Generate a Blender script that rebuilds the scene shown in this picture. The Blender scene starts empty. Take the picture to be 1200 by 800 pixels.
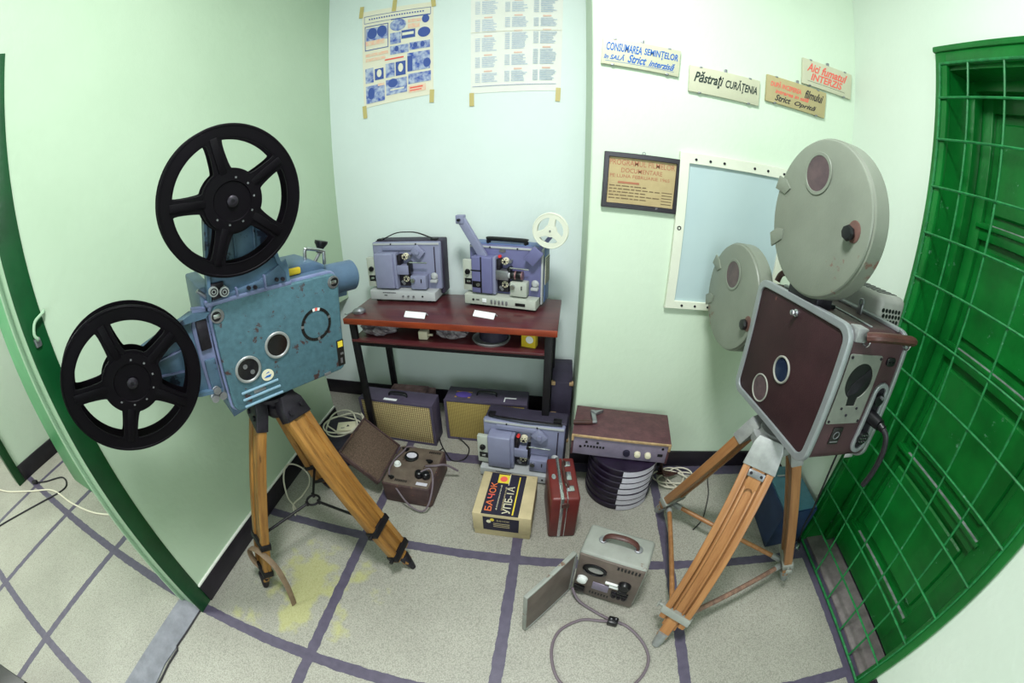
import bpy, bmesh, math, random
from mathutils import Vector, Matrix
R = random.Random(7)
SC = bpy.context.scene
COL = SC.collection
PI = math.pi

# ------------------------------------------------------------------ materials
def lin(c):
    o = []
    for v in c[:3]:
        v = v / 255.0
        o.append(v / 12.92 if v <= .04045 else ((v + .055) / 1.055) ** 2.4)
    return (*o, 1.0)

MATS = {}
def mat(name, rgb, rough=.5, metal=0.0, var=0.0, vs=12.0, vdet=4.0, stretch=(1, 1, 1), bump=0.0, bs=120.0,
        chip=None, chip_amt=.62, chip_s=14.0, spec=.5, coat=0.0, rgb2=None, alpha=1.0, trans=0.0, ior=1.45):
    if name in MATS: return MATS[name]
    m = bpy.data.materials.new(name); m.use_nodes = True
    nt = m.node_tree; N = nt.nodes; L = nt.links
    b = N['Principled BSDF']
    b.inputs['Roughness'].default_value = rough
    b.inputs['Metallic'].default_value = metal
    b.inputs['Specular IOR Level'].default_value = spec
    b.inputs['Coat Weight'].default_value = coat
    b.inputs['Alpha'].default_value = alpha
    b.inputs['Transmission Weight'].default_value = trans
    b.inputs['IOR'].default_value = ior
    c = lin(rgb)
    b.inputs['Base Color'].default_value = c
    m.diffuse_color = c
    need = var or bump or chip or rgb2
    if need:
        tc = N.new('ShaderNodeTexCoord'); mp = N.new('ShaderNodeMapping')
        mp.inputs['Scale'].default_value = stretch
        L.new(tc.outputs['Object'], mp.inputs['Vector'])
    out = None
    if var or rgb2:
        n = N.new('ShaderNodeTexNoise'); n.inputs['Scale'].default_value = vs; n.inputs['Detail'].default_value = vdet
        n.inputs['Roughness'].default_value = .6
        L.new(mp.outputs[0], n.inputs['Vector'])
        r = N.new('ShaderNodeValToRGB')
        lo = lin(rgb2) if rgb2 else tuple(x * (1 - var) for x in c[:3]) + (1,)
        hi = c if rgb2 else tuple(min(1, x * (1 + var)) for x in c[:3]) + (1,)
        r.color_ramp.elements[0].position = .35; r.color_ramp.elements[0].color = lo
        r.color_ramp.elements[1].position = .68; r.color_ramp.elements[1].color = hi
        L.new(n.outputs['Fac'], r.inputs['Fac']); out = r.outputs['Color']
    if chip:
        n2 = N.new('ShaderNodeTexNoise'); n2.inputs['Scale'].default_value = chip_s; n2.inputs['Detail'].default_value = 7
        n2.inputs['Roughness'].default_value = .72
        L.new(mp.outputs[0], n2.inputs['Vector'])
        r2 = N.new('ShaderNodeValToRGB'); chip_amt -= .09
        r2.color_ramp.elements[0].position = chip_amt
        r2.color_ramp.elements[1].position = min(1, chip_amt + .03)
        L.new(n2.outputs['Fac'], r2.inputs['Fac'])
        mx = N.new('ShaderNodeMix'); mx.data_type = 'RGBA'
        L.new(r2.outputs['Color'], mx.inputs['Factor'])
        if out: L.new(out, mx.inputs['A'])
        else: mx.inputs['A'].default_value = c
        mx.inputs['B'].default_value = lin(chip)
        out = mx.outputs['Result']
    if out: L.new(out, b.inputs['Base Color'])
    if bump:
        n3 = N.new('ShaderNodeTexNoise'); n3.inputs['Scale'].default_value = bs; n3.inputs['Detail'].default_value = 3
        L.new(mp.outputs[0], n3.inputs['Vector'])
        bp = N.new('ShaderNodeBump'); bp.inputs['Strength'].default_value = bump; bp.inputs['Distance'].default_value = .01
        L.new(n3.outputs['Fac'], bp.inputs['Height']); L.new(bp.outputs[0], b.inputs['Normal'])
    MATS[name] = m
    return m

def wallmat(name, rgb, rgb2):
    return mat(name, rgb, rough=.55, rgb2=rgb2, vs=1.6, vdet=5, bump=.12, bs=35, spec=.35)

W_LEFT = wallmat('mint_paint_shaded', (184, 204, 179), (177, 198, 172))  # one mint paint throughout
W_BACK = wallmat('mint_paint_cool_lit', (220, 231, 228), (215, 227, 223))  # same paint, cooler light of the back wall put into the colour
W_PIL = wallmat('mint_paint_lit', (210, 226, 205), (204, 221, 199))  # same paint, lighter tint stands in for the brighter light on the pier
W_RIGHT = wallmat('mint_paint_bright_lit', (220, 231, 219), (214, 226, 213))  # same paint, brightest side lighting mixed into the tint
W_CEIL = mat('ceiling_whitewash', (235, 240, 232), rough=.9)
BLACKSKIRT = mat('black_skirting_paint', (30, 24, 34), rough=.45, var=.3, vs=9, bump=.1, bs=40)
GREEN = mat('green_gloss_paint', (10, 104, 38), rough=.33, var=.22, vs=5, bump=.15, bs=30, spec=.5, chip=(90, 140, 110), chip_amt=.74, chip_s=9)
GREEN_DK = mat('dark_green_gloss_paint', (4, 66, 30), rough=.35, var=.25, vs=6, bump=.1, bs=35)
GREEN_MID = mat('mid_green_gloss_paint', (80, 150, 100), rough=.35, var=.15, vs=3)
GREEN_WIRE = mat('green_wire_paint', (30, 116, 62), rough=.45, var=.3, vs=40, chip=(84, 140, 108), chip_amt=.73, chip_s=26)
JAMB = mat('pale_green_jamb_paint', (160, 190, 160), rough=.4, var=.08, vs=4)
DUST = mat('grey_dust', (125, 135, 130), rough=.9, var=.3, vs=30)
CONCRETE = mat('grey_threshold_concrete', (128, 128, 138), rough=.75, var=.18, vs=14, bump=.2, bs=60)
SILL = mat('dusty_sill_concrete', (122, 114, 114), rough=.85, var=.25, vs=16, bump=.12, bs=50)
TEAL = mat('hammered_teal_enamel', (72, 104, 116), rough=.42, var=.14, vs=60, bump=.14, bs=260, chip=(70, 48, 48), chip_amt=.675, chip_s=17)
TEAL_B = mat('blue_teal_enamel', (76, 98, 122), rough=.38, var=.14, vs=8, bump=.08, bs=200)
BLUE_C = mat('blue_cast_enamel', (76, 102, 124), rough=.4, var=.25, vs=9, chip=(38, 44, 60), chip_amt=.64, chip_s=7)
LILAC = mat('worn_casting_edge', (120, 128, 165), rough=.4, metal=.2, var=.2, vs=12)
BLACK_E = mat('black_reel_enamel', (7, 4, 9), rough=.5, var=.3, vs=8, spec=.14, chip=(44, 38, 46), chip_amt=.76, chip_s=18)
BLACK = mat('black_plastic', (16, 15, 19), rough=.35)
BLACK_M = mat('black_iron', (24, 21, 26), rough=.5, metal=.3, var=.3, vs=30)
DARKMET = mat('dark_cast_metal', (44, 40, 48), rough=.45, metal=.5, var=.4, vs=25)
CHROME = mat('worn_chrome', (190, 192, 196), rough=.25, metal=.95, var=.15, vs=40)
STEEL = mat('dull_steel', (150, 150, 156), rough=.4, metal=.8, var=.2, vs=20)
ALU = mat('pale_aluminium', (152, 154, 154), rough=.45, metal=.35, var=.15, vs=25)
GLASSDK = mat('dark_window_glass', (14, 14, 18), rough=.1, spec=.7)
GLASSBLUE = mat('dark_blue_lens_glass', (30, 40, 62), rough=.08, spec=.8)
CREAM = mat('cream_plastic', (222, 214, 188), rough=.4, var=.06, vs=12)
PLATEGREY = mat('grey_green_plate', (118, 122, 114), rough=.45, metal=.2, var=.12, vs=20)
DIALGREY = mat('grey_meter_dial', (150, 148, 146), rough=.3)
MAGRUST = mat('rust_brown_paint', (98, 70, 64), rough=.6, var=.2, vs=30)
RINGC = mat('dull_ivory_ring', (146, 146, 138), rough=.45)
WHITEPL = mat('white_plastic', (226, 228, 226), rough=.4)
WOOD_Y = mat('yellow_varnished_wood', (168, 121, 60), rough=.38, rgb2=(122, 82, 38), vs=9, vdet=6, stretch=(5, 5, .55), chip=(72, 46, 24), chip_amt=.70, chip_s=10, bump=.06, bs=60)
WOOD_O = mat('orange_varnished_wood', (168, 120, 76), rough=.36, rgb2=(142, 96, 58), vs=9, vdet=6, stretch=(5, 5, .5), bump=.05, bs=60)
WOOD_G = mat('greyed_worn_wood', (150, 116, 98), rough=.6, rgb2=(108, 84, 74), vs=9, vdet=6, stretch=(5, 5, .5))
GREYMAG = mat('grey_green_magazine_paint', (122, 128, 116), rough=.42, var=.07, vs=7, chip=(118, 90, 80), chip_amt=.715, chip_s=5, bump=.04, bs=150)
GREYPAINT = mat('warm_grey_enamel', (140, 142, 136), rough=.45, var=.12, vs=12)
BURG = mat('burgundy_leatherette', (50, 28, 32), rough=.6, var=.25, vs=6, bump=.1, bs=300, spec=.3, chip=(112, 72, 66), chip_amt=.73, chip_s=6)
BURG_S = mat('burgundy_side_leatherette', (62, 40, 44), rough=.55, var=.2, vs=9, bump=.1, bs=300)
TRIMMET = mat('brushed_trim_metal', (158, 162, 166), rough=.38, metal=.55, var=.05, vs=12)
MAGWIN = mat('brown_magazine_window', (92, 72, 76), rough=.25, rgb2=(70, 54, 60), vs=22)
LEATHER = mat('brown_leather', (72, 42, 38), rough=.45, var=.3, vs=14, bump=.1, bs=120)
STRAP = mat('grey_brown_webbing', (120, 100, 80), rough=.7, var=.15, vs=30)
LAV = mat('lavender_grey_enamel', (134, 136, 164), rough=.42, var=.06, vs=8)
LAV_D = mat('violet_blue_enamel', (106, 106, 148), rough=.42, var=.07, vs=8)
LAV_L = mat('pale_grey_enamel', (176, 178, 180), rough=.42, var=.06, vs=9)
CREAMG = mat('grey_cream_enamel', (178, 182, 172), rough=.45, var=.06, vs=9)
CASEDK = mat('dark_violet_case_cloth', (52, 46, 64), rough=.6, var=.2, vs=10, bump=.1, bs=250)
BLUESIDE = mat('steel_blue_case', (88, 108, 150), rough=.45, var=.1, vs=9)
TABLETOP = mat('mahogany_table_top', (92, 42, 44), rough=.28, rgb2=(72, 32, 38), vs=5, vdet=6, stretch=(.8, 6, 6), chip=(120, 84, 80), chip_amt=.74, chip_s=9, coat=.2)
TABLEEDGE = mat('orange_table_edging', (150, 62, 32), rough=.35, rgb2=(118, 44, 24), vs=6, stretch=(1, 6, 6))
SPKCASE = mat('violet_grey_speaker_vinyl', (76, 68, 88), rough=.55, var=.12, vs=9, bump=.12, bs=280)
CASECLOTH = mat('brown_tweed_lining', (96, 78, 66), rough=.9, var=.4, vs=160, bump=.5, bs=260)
METERMET = mat('rusty_brown_panel', (124, 110, 98), rough=.55, metal=.2, rgb2=(98, 84, 76), vs=14, chip=(66, 46, 42), chip_amt=.69, chip_s=9)
METERCASE = mat('rusty_brown_case', (84, 62, 60), rough=.6, rgb2=(62, 44, 46), vs=14, chip=(110, 78, 60), chip_amt=.66, chip_s=9)
KRAFT = mat('kraft_cardboard', (192, 175, 138), rough=.8, var=.12, vs=9, bump=.1, bs=90, chip=(160, 128, 80), chip_amt=.72, chip_s=6)
NAVY = mat('navy_print_ink', (32, 28, 48), rough=.6, var=.25, vs=12, chip=(150, 128, 96), chip_amt=.75, chip_s=16)
YELLOWINK = mat('yellow_print_ink', (226, 200, 60), rough=.6)
ORANGEINK = mat('orange_print_ink', (220, 112, 66), rough=.6)
REDINK = mat('red_print_ink', (232, 96, 84), rough=.6)
WHITEINK = mat('white_print_ink', (208, 200, 174), rough=.6)
REDCASE = mat('oxblood_leatherette', (114, 43, 39), rough=.38, rgb2=(94, 34, 33), vs=7, bump=.08, bs=160)
AMPCASE = mat('brown_amplifier_wood', (96, 62, 66), rough=.55, rgb2=(76, 48, 54), vs=30, bump=.1, bs=120)
AMPEDGE = mat('worn_wood_edge', (176, 146, 108), rough=.7, var=.25, vs=40)
AMPFACE = mat('grey_violet_faceplate', (136, 126, 146), rough=.45, metal=.15, var=.1, vs=18)
CANMET = mat('dark_violet_film_can_enamel', (40, 30, 50), rough=.32, metal=.2, var=.3, vs=8)
PAPERLBL = mat('white_can_label_paper', (200, 196, 208), rough=.75, var=.1, vs=30)
TRAFO = mat('grey_transformer_paint', (140, 142, 136), rough=.55, var=.12, vs=10, chip=(112, 88, 74), chip_amt=.70, chip_s=9)
TRAFOFACE = mat('brown_bakelite_panel', (98, 86, 80), rough=.5, var=.18, vs=14)
BLUEBOX = mat('dark_blue_box_paint', (34, 52, 84), rough=.45, var=.2, vs=7)
BLUEBOXTOP = mat('teal_box_top_paint', (66, 110, 126), rough=.45, var=.2, vs=9)
CABLEW = mat('cream_cable_rubber', (212, 205, 188), rough=.6)
CABLEG = mat('grey_cable_rubber', (108, 96, 104), rough=.6)
CABLEK = mat('black_cable_rubber', (28, 25, 32), rough=.5)
PINKPAPER = mat('pink_brown_paper', (168, 128, 132), rough=.8, rgb2=(110, 84, 88), vs=16)
BAG = mat('crumpled_clear_plastic', (160, 152, 158), rough=.25, rgb2=(96, 84, 92), vs=26, bump=.8, bs=60)
PAPER = mat('white_paper', (232, 234, 236), rough=.8)
OLDPAPER = mat('aged_cream_paper', (232, 228, 210), rough=.75, rgb2=(226, 220, 200), vs=3)
SHEET = mat('pale_poster_paper', (232, 232, 226), rough=.75, rgb2=(226, 226, 218), vs=3)
TAPE = mat('yellowed_sticky_tape', (196, 180, 118), rough=.4)
PHOTOBLUE = mat('blue_halftone_print', (62, 88, 172), rough=.7, rgb2=(184, 194, 214), vs=34, vdet=2)
BLUEINK = mat('blue_line_ink', (66, 88, 158), rough=.7)
PALEBLUEINK = mat('faded_blue_type', (166, 184, 208), rough=.7, rgb2=(206, 214, 222), vs=90, stretch=(1, 1, 3))
PALEREDINK = mat('faded_red_type', (228, 190, 176), rough=.7)
PINKINK = mat('pink_print_block', (238, 182, 156), rough=.7, rgb2=(228, 208, 186), vs=60)
SIGNBOARD = mat('cream_sign_board', (198, 198, 172), rough=.5, var=.06, vs=5, chip=(150, 140, 110), chip_amt=.77, chip_s=9)
SIGNTAN = mat('tan_sign_board', (180, 168, 124), rough=.55, var=.1, vs=5, chip=(140, 122, 90), chip_amt=.75, chip_s=9)
SIGNBLUE = mat('blue_sign_paint', (28, 96, 176), rough=.5)
SIGNDARK = mat('dark_green_sign_paint', (34, 50, 46), rough=.5)
SIGNBLACK = mat('black_sign_paint', (60, 56, 56), rough=.5)
SIGNRED = mat('red_sign_paint', (232, 104, 92), rough=.5)
FRAMEBLK = mat('black_picture_frame', (30, 24, 32), rough=.3, chip=(120, 116, 120), chip_amt=.74, chip_s=24)
PARCH = mat('tan_notice_paper', (188, 170, 126), rough=.7, rgb2=(174, 154, 112), vs=8)
NOTICERED = mat('faded_red_notice_type', (168, 108, 82), rough=.7)
NOTICEDK = mat('brown_notice_type', (116, 98, 72), rough=.7)
WINFRAME = mat('cream_window_paint', (222, 226, 208), rough=.45, var=.04, vs=6)
BLUEGLASS = mat('pale_blue_frosted_pane', (186, 205, 206), rough=.25, rgb2=(178, 199, 202), vs=2, spec=.5)
REELWHITE = mat('ivory_reel_plastic', (218, 220, 204), rough=.4)
SPKPURPLE = mat('purple_badge', (90, 70, 160), rough=.5)
GOLDBADGE = mat('gold_badge_edge', (180, 140, 70), rough=.5)
YELLOWTAG = mat('yellow_carton_card', (214, 184, 44), rough=.5)
LBLDARK = mat('black_label_plate', (24, 22, 22), rough=.4)
LENSBAND = mat('lens_ring_rose', (150, 112, 116), rough=.35, metal=.5)
REDBTN = mat('red_plastic', (214, 50, 50), rough=.4)
VENTCREAM = mat('cream_vent_grille', (196, 192, 170), rough=.5)
VENTBLUE = mat('pale_blue_vent_bars', (130, 162, 182), rough=.4)
DARKWOOD = mat('dark_brown_wood', (48, 28, 32), rough=.5, var=.2, vs=6)

def grille_mat(name, base, dark, s):
    m = bpy.data.materials.new(name); m.use_nodes = True
    nt = m.node_tree; N = nt.nodes; L = nt.links; b = N['Principled BSDF']
    b.inputs['Roughness'].default_value = .8
    tc = N.new('ShaderNodeTexCoord')
    ws = []
    for ax in 'XZ':
        w = N.new('ShaderNodeTexWave'); w.bands_direction = ax; w.inputs['Scale'].default_value = s
        w.inputs['Distortion'].default_value = .6; w.inputs['Detail'].default_value = 1
        L.new(tc.outputs['Object'], w.inputs['Vector']); ws.append(w)
    mul = N.new('ShaderNodeMath'); mul.operation = 'MULTIPLY'
    L.new(ws[0].outputs['Fac'], mul.inputs[0]); L.new(ws[1].outputs['Fac'], mul.inputs[1])
    r = N.new('ShaderNodeValToRGB'); r.color_ramp.elements[0].position = .05; r.color_ramp.elements[0].color = lin(dark)
    r.color_ramp.elements[1].position = .35; r.color_ramp.elements[1].color = lin(base)
    L.new(mul.outputs[0], r.inputs['Fac']); L.new(r.outputs['Color'], b.inputs['Base Color'])
    bp = N.new('ShaderNodeBump'); bp.inputs['Strength'].default_value = .5; bp.inputs['Distance'].default_value = .003
    L.new(mul.outputs[0], bp.inputs['Height']); L.new(bp.outputs[0], b.inputs['Normal'])
    MATS[name] = m
    return m
GRILLE = grille_mat('straw_speaker_cloth', (206, 186, 134), (112, 92, 60), 26)
GRILLE_B = grille_mat('golden_speaker_cloth', (190, 168, 96), (120, 100, 52), 40)

# floor: pale terrazzo slabs divided by dark strips
def floor_mat():
    m = bpy.data.materials.new('terrazzo_floor'); m.use_nodes = True
    nt = m.node_tree; N = nt.nodes; L = nt.links; b = N['Principled BSDF']
    tc = N.new('ShaderNodeTexCoord'); sep = N.new('ShaderNodeSeparateXYZ')
    wob = N.new('ShaderNodeTexNoise'); wob.inputs['Scale'].default_value = 26
    L.new(tc.outputs['Object'], wob.inputs['Vector']); L.new(tc.outputs['Object'], sep.inputs[0])
    wv = N.new('ShaderNodeMath'); wv.operation = 'MULTIPLY_ADD'; wv.inputs[1].default_value = .012; wv.inputs[2].default_value = -.006
    L.new(wob.outputs['Fac'], wv.inputs[0])
    def math_(op, a, c=None):
        n = N.new('ShaderNodeMath'); n.operation = op
        for i, v in enumerate((a, c)):
            if v is None: continue
            if isinstance(v, (int, float)): n.inputs[i].default_value = v
            else: L.new(v, n.inputs[i])
        return n.outputs[0]
    X = math_('ADD', sep.outputs['X'], wv.outputs[0]); Y = math_('ADD', sep.outputs['Y'], wv.outputs[0])
    mask = None
    def addm(o):
        nonlocal mask
        mask = o if mask is None else math_('MAXIMUM', mask, o)
    for x, hw in ((-.800, .022), (-.114, .022), (.552, .022), (1.268, .034), (-2.134, .021), (-2.79, .021), (-3.44, .021)):
        addm(math_('LESS_THAN', math_('ABSOLUTE', math_('SUBTRACT', X, x)), hw))
    for y, hw in ((.345, .023), (.968, .022), (1.578, .034), (-.30, .022), (-.95, .022)):
        addm(math_('LESS_THAN', math_('ABSOLUTE', math_('SUBTRACT', Y, y)), hw))
    # beyond the right border and beyond the far doorway the floor is plain grey
    addm(math_('GREATER_THAN', X, 1.262))
    sp = N.new('ShaderNodeTexVoronoi'); sp.inputs['Scale'].default_value = 210
    L.new(tc.outputs['Object'], sp.inputs['Vector'])
    r1 = N.new('ShaderNodeValToRGB')
    E = r1.color_ramp.elements
    E[0].position = 0; E[0].color = lin((186, 183, 174)); E[1].position = .9; E[1].color = lin((140, 137, 129))
    e = r1.color_ramp.elements.new(.42); e.color = lin((162, 159, 150))
    L.new(sp.outputs['Distance'], r1.inputs['Fac'])
    big = N.new('ShaderNodeTexNoise'); big.inputs['Scale'].default_value = 2.2; big.inputs['Detail'].default_value = 5
    L.new(tc.outputs['Object'], big.inputs['Vector'])
    r2 = N.new('ShaderNodeValToRGB'); r2.color_ramp.elements[0].position = .3; r2.color_ramp.elements[0].color = (.78, .78, .76, 1)
    r2.color_ramp.elements[1].position = .7; r2.color_ramp.elements[1].color = (1.04, 1.04, 1.02, 1)
    L.new(big.outputs['Fac'], r2.inputs['Fac'])
    mul = N.new('ShaderNodeMix'); mul.data_type = 'RGBA'; mul.blend_type = 'MULTIPLY'; mul.inputs['Factor'].default_value = 1
    L.new(r1.outputs['Color'], mul.inputs['A']); L.new(r2.outputs['Color'], mul.inputs['B'])
    # yellow paint stains by the tripod foot
    vs = N.new('ShaderNodeVectorMath'); vs.operation = 'DISTANCE'; vs.inputs[1].default_value = (-.945, .625, 0)
    L.new(tc.outputs['Object'], vs.inputs[0])
    st = N.new('ShaderNodeTexNoise'); st.inputs['Scale'].default_value = 9; st.inputs['Detail'].default_value = 6
    L.new(tc.outputs['Object'], st.inputs['Vector'])
    ss = math_('SUBTRACT', st.outputs['Fac'], math_('MULTIPLY', vs.outputs['Value'], .95))
    rs = N.new('ShaderNodeValToRGB'); rs.color_ramp.elements[0].position = .30; rs.color_ramp.elements[0].color = (0, 0, 0, 1)
    rs.color_ramp.elements[1].position = .42; rs.color_ramp.elements[1].color = (.4, .4, .4, 1)
    L.new(ss, rs.inputs['Fac'])
    ym = N.new('ShaderNodeMix'); ym.data_type = 'RGBA'; ym.inputs['B'].default_value = lin((188, 186, 78))
    L.new(rs.outputs['Color'], ym.inputs['Factor']); L.new(mul.outputs['Result'], ym.inputs['A'])
    stn = N.new('ShaderNodeTexNoise'); stn.inputs['Scale'].default_value = 30; stn.inputs['Detail'].default_value = 4
    L.new(tc.outputs['Object'], stn.inputs['Vector'])
    rd = N.new('ShaderNodeValToRGB'); rd.color_ramp.elements[0].color = lin((62, 56, 76)); rd.color_ramp.elements[1].color = lin((96, 88, 108))
    L.new(stn.outputs['Fac'], rd.inputs['Fac'])
    fm = N.new('ShaderNodeMix'); fm.data_type = 'RGBA'
    L.new(mask, fm.inputs['Factor']); L.new(ym.outputs['Result'], fm.inputs['A']); L.new(rd.outputs['Color'], fm.inputs['B'])
    L.new(fm.outputs['Result'], b.inputs['Base Color'])
    b.inputs['Roughness'].default_value = .48
    bp = N.new('ShaderNodeBump'); bp.inputs['Strength'].default_value = .08; bp.inputs['Distance'].default_value = .004
    L.new(sp.outputs['Distance'], bp.inputs['Height']); L.new(bp.outputs[0], b.inputs['Normal'])
    return m
FLOOR = floor_mat()

# ------------------------------------------------------------------ mesh helpers
AX = {'x': (1, 2, 0), 'y': (0, 2, 1), 'z': (0, 1, 2)}
class MB:
    """collects shapes, then becomes ONE mesh object"""
    def __init__(s): s.bm = bmesh.new(); s.mats = []
    def _mi(s, m):
        if m is None: return 0
        if m not in s.mats: s.mats.append(m)
        return s.mats.index(m)
    def absorb(s, b, m=None, M=None):
        mi = s._mi(m)
        if M is not None: b.transform(M)
        me = bpy.data.meshes.new('tmp'); b.to_mesh(me); b.free()
        n0 = len(s.bm.faces); s.bm.from_mesh(me); bpy.data.meshes.remove(me)
        s.bm.faces.ensure_lookup_table()
        for f in s.bm.faces[n0:]: f.material_index = mi
        return s
    def box(s, x0, x1, y0, y1, z0, z1, m=None, bev=.003, seg=2, M=None):
        b = bmesh.new(); bmesh.ops.create_cube(b, size=1)
        b.transform(Matrix.Translation(((x0 + x1) / 2, (y0 + y1) / 2, (z0 + z1) / 2)) @ Matrix.Diagonal((abs(x1 - x0), abs(y1 - y0), abs(z1 - z0), 1)))
        bev = min(bev, .45 * min(abs(x1 - x0), abs(y1 - y0), abs(z1 - z0)))
        if bev > 0: bmesh.ops.bevel(b, geom=b.edges[:], offset=bev, segments=seg, affect='EDGES', profile=.5)
        return s.absorb(b, m, M)
    def prism(s, poly, axis, a, c, m=None, bev=0, seg=2, M=None):
        b = bmesh.new(); i, j, k = AX[axis]
        def P(p, t):
            v = [0, 0, 0]; v[i] = p[0]; v[j] = p[1]; v[k] = t; return v
        A = [b.verts.new(P(p, a)) for p in poly]; B = [b.verts.new(P(p, c)) for p in poly]
        n = len(poly)
        f0 = b.faces.new(A); f1 = b.faces.new(B[::-1])
        for q in range(n): b.faces.new((A[q], B[q], B[(q + 1) % n], A[(q + 1) % n]))
        bmesh.ops.recalc_face_normals(b, faces=b.faces[:])
        if bev > 0:
            bmesh.ops.bevel(b, geom=list(set(list(f0.edges) + list(f1.edges))), offset=bev, segments=seg, affect='EDGES', profile=.5)
        return s.absorb(b, m, M)
    def lathe(s, prof, p0=(0, 0, 0), d=(0, 0, 1), n=32, m=None, M=None):
        """prof: (radius, height) pairs along direction d from p0"""
        b = bmesh.new(); rings = []
        for r, h in prof:
            if r < 1e-6: rings.append([b.verts.new((0, 0, h))])
            else: rings.append([b.verts.new((r * math.cos(2 * PI * q / n), r * math.sin(2 * PI * q / n), h)) for q in range(n)])
        for A, B in zip(rings, rings[1:]):
            for q in range(n):
                q2 = (q + 1) % n
                if len(A) == 1 and len(B) == 1: continue
                if len(A) == 1: b.faces.new((A[0], B[q2], B[q]))
                elif len(B) == 1: b.faces.new((A[q], A[q2], B[0]))
                else: b.faces.new((A[q], A[q2], B[q2], B[q]))
        for Rg, fl in ((rings[0], 1), (rings[-1], 0)):
            if len(Rg) > 2: b.faces.new(Rg[::-1] if fl else Rg)
        bmesh.ops.recalc_face_normals(b, faces=b.faces[:])
        q = Vector((0, 0, 1)).rotation_difference(Vector(d).normalized())
        T = Matrix.Translation(p0) @ q.to_matrix().to_4x4()
        b.transform(T)
        return s.absorb(b, m, M)
    def cyl(s, p0, p1, r0, r1=None, n=24, m=None, bev=0, M=None):
        r1 = r0 if r1 is None else r1
        d = Vector(p1) - Vector(p0); h = d.length
        if bev: prof = [(0, 0), (r0 - bev, 0), (r0 - bev * .3, bev * .3), (r0, bev), (r1, h - bev), (r1 - bev * .3, h - bev * .3), (r1 - bev, h), (0, h)]
        else: prof = [(0, 0), (r0, 0), (r1, h), (0, h)]
        return s.lathe(prof, p0, d, n, m, M)
    def ring(s, c, d, ro, ri, h, n=40, m=None, M=None):
        b_ = min(.3 * (ro - ri), .3 * h)
        prof = [(ri, 0), (ro - b_, 0), (ro, b_), (ro, h - b_), (ro - b_, h), (ri + b_, h), (ri, h - b_), (ri, 0)]
        b = bmesh.new(); rings = []
        for r, z in prof[:-1]:
            rings.append([b.verts.new((r * math.cos(2 * PI * q / n), r * math.sin(2 * PI * q / n), z)) for q in range(n)])
        for a in range(len(rings)):
            A, B = rings[a], rings[(a + 1) % len(rings)]
            for q in range(n): b.faces.new((A[q], A[(q + 1) % n], B[(q + 1) % n], B[q]))
        bmesh.ops.recalc_face_normals(b, faces=b.faces[:])
        q = Vector((0, 0, 1)).rotation_difference(Vector(d).normalized())
        b.transform(Matrix.Translation(c) @ q.to_matrix().to_4x4())
        return s.absorb(b, m, M)
    def tube(s, pts, r, n=8, m=None, closed=False, M=None, flat=None):
        P = [Vector(p) for p in pts]; b = bmesh.new(); rings = []
        N = len(P); up = None
        for i in range(N):
            if closed: t = P[(i + 1) % N] - P[i - 1]
            else: t = P[min(i + 1, N - 1)] - P[max(i - 1, 0)]
            t.normalize()
            if up is None:
                up = Vector((0, 0, 1)) if abs(t.z) < .9 else Vector((1, 0, 0))
            u = up - t * up.dot(t)
            if u.length < 1e-5: u = t.orthogonal()
            u.normalize(); w = t.cross(u); up = u
            ra, rb = (r, r) if flat is None else flat
            rings.append([b.verts.new(P[i] + u * (ra * math.cos(2 * PI * q / n)) + w * (rb * math.sin(2 * PI * q / n))) for q in range(n)])
        for i in range(N if closed else N - 1):
            A, B = rings[i], rings[(i + 1) % N]
            for q in range(n): b.faces.new((A[q], A[(q + 1) % n], B[(q + 1) % n], B[q]))
        if not closed: b.faces.new(rings[0][::-1]); b.faces.new(rings[-1])
        bmesh.ops.recalc_face_normals(b, faces=b.faces[:])
        return s.absorb(b, m, M)
    def quad(s, pts, m=None, M=None):
        b = bmesh.new(); b.faces.new([b.verts.new(p) for p in pts]); return s.absorb(b, m, M)
    def mesh(s, me, m=None, M=None):
        b = bmesh.new(); b.from_mesh(me); return s.absorb(b, m, M)
    def build(s, name, m=None, parent=None, loc=None, rot=None, smooth=35):
        me = bpy.data.meshes.new(name); s.bm.to_mesh(me); s.bm.free()
        ms = list(s.mats)
        if not ms: ms = [m]
        for q in ms: me.materials.append(q)
        for p in me.polygons: p.use_smooth = True
        if hasattr(me, 'set_sharp_from_angle'): me.set_sharp_from_angle(angle=math.radians(smooth))
        o = bpy.data.objects.new(name, me); COL.objects.link(o)
        if loc: o.location = loc
        if rot: o.rotation_euler = rot
        if parent: o.parent = parent
        return o

def each(mb, name, m=None, parent=None):
    """every loose piece collected in mb becomes an object of its own"""
    bm = mb.bm; seen = set(); out = []
    bm.faces.ensure_lookup_table(); todo = []
    for f0 in bm.faces:
        if f0 in seen: continue
        st = [f0]; seen.add(f0); grp = []
        while st:
            f = st.pop(); grp.append(f)
            for v in f.verts:
                for g in v.link_faces:
                    if g not in seen: seen.add(g); st.append(g)
        todo.append(grp)
    for grp in todo:
        q = MB(); b = bmesh.new(); vm = {}
        for f in grp:
            nf = b.faces.new([vm.setdefault(v, None) or vm.__setitem__(v, b.verts.new(v.co)) or vm[v] for v in f.verts])
            nf.material_index = f.material_index
        mm = mb.mats[grp[0].material_index] if mb.mats else m
        q.absorb(b, mm); out.append(q.build(name, m, parent))
    bm.free()
    return out
def tag(o, label=None, cat=None, group=None, kind=None):
    if label: o['label'] = label
    if cat: o['category'] = cat
    if group: o['group'] = group
    if kind: o['kind'] = kind
    return o
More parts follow.
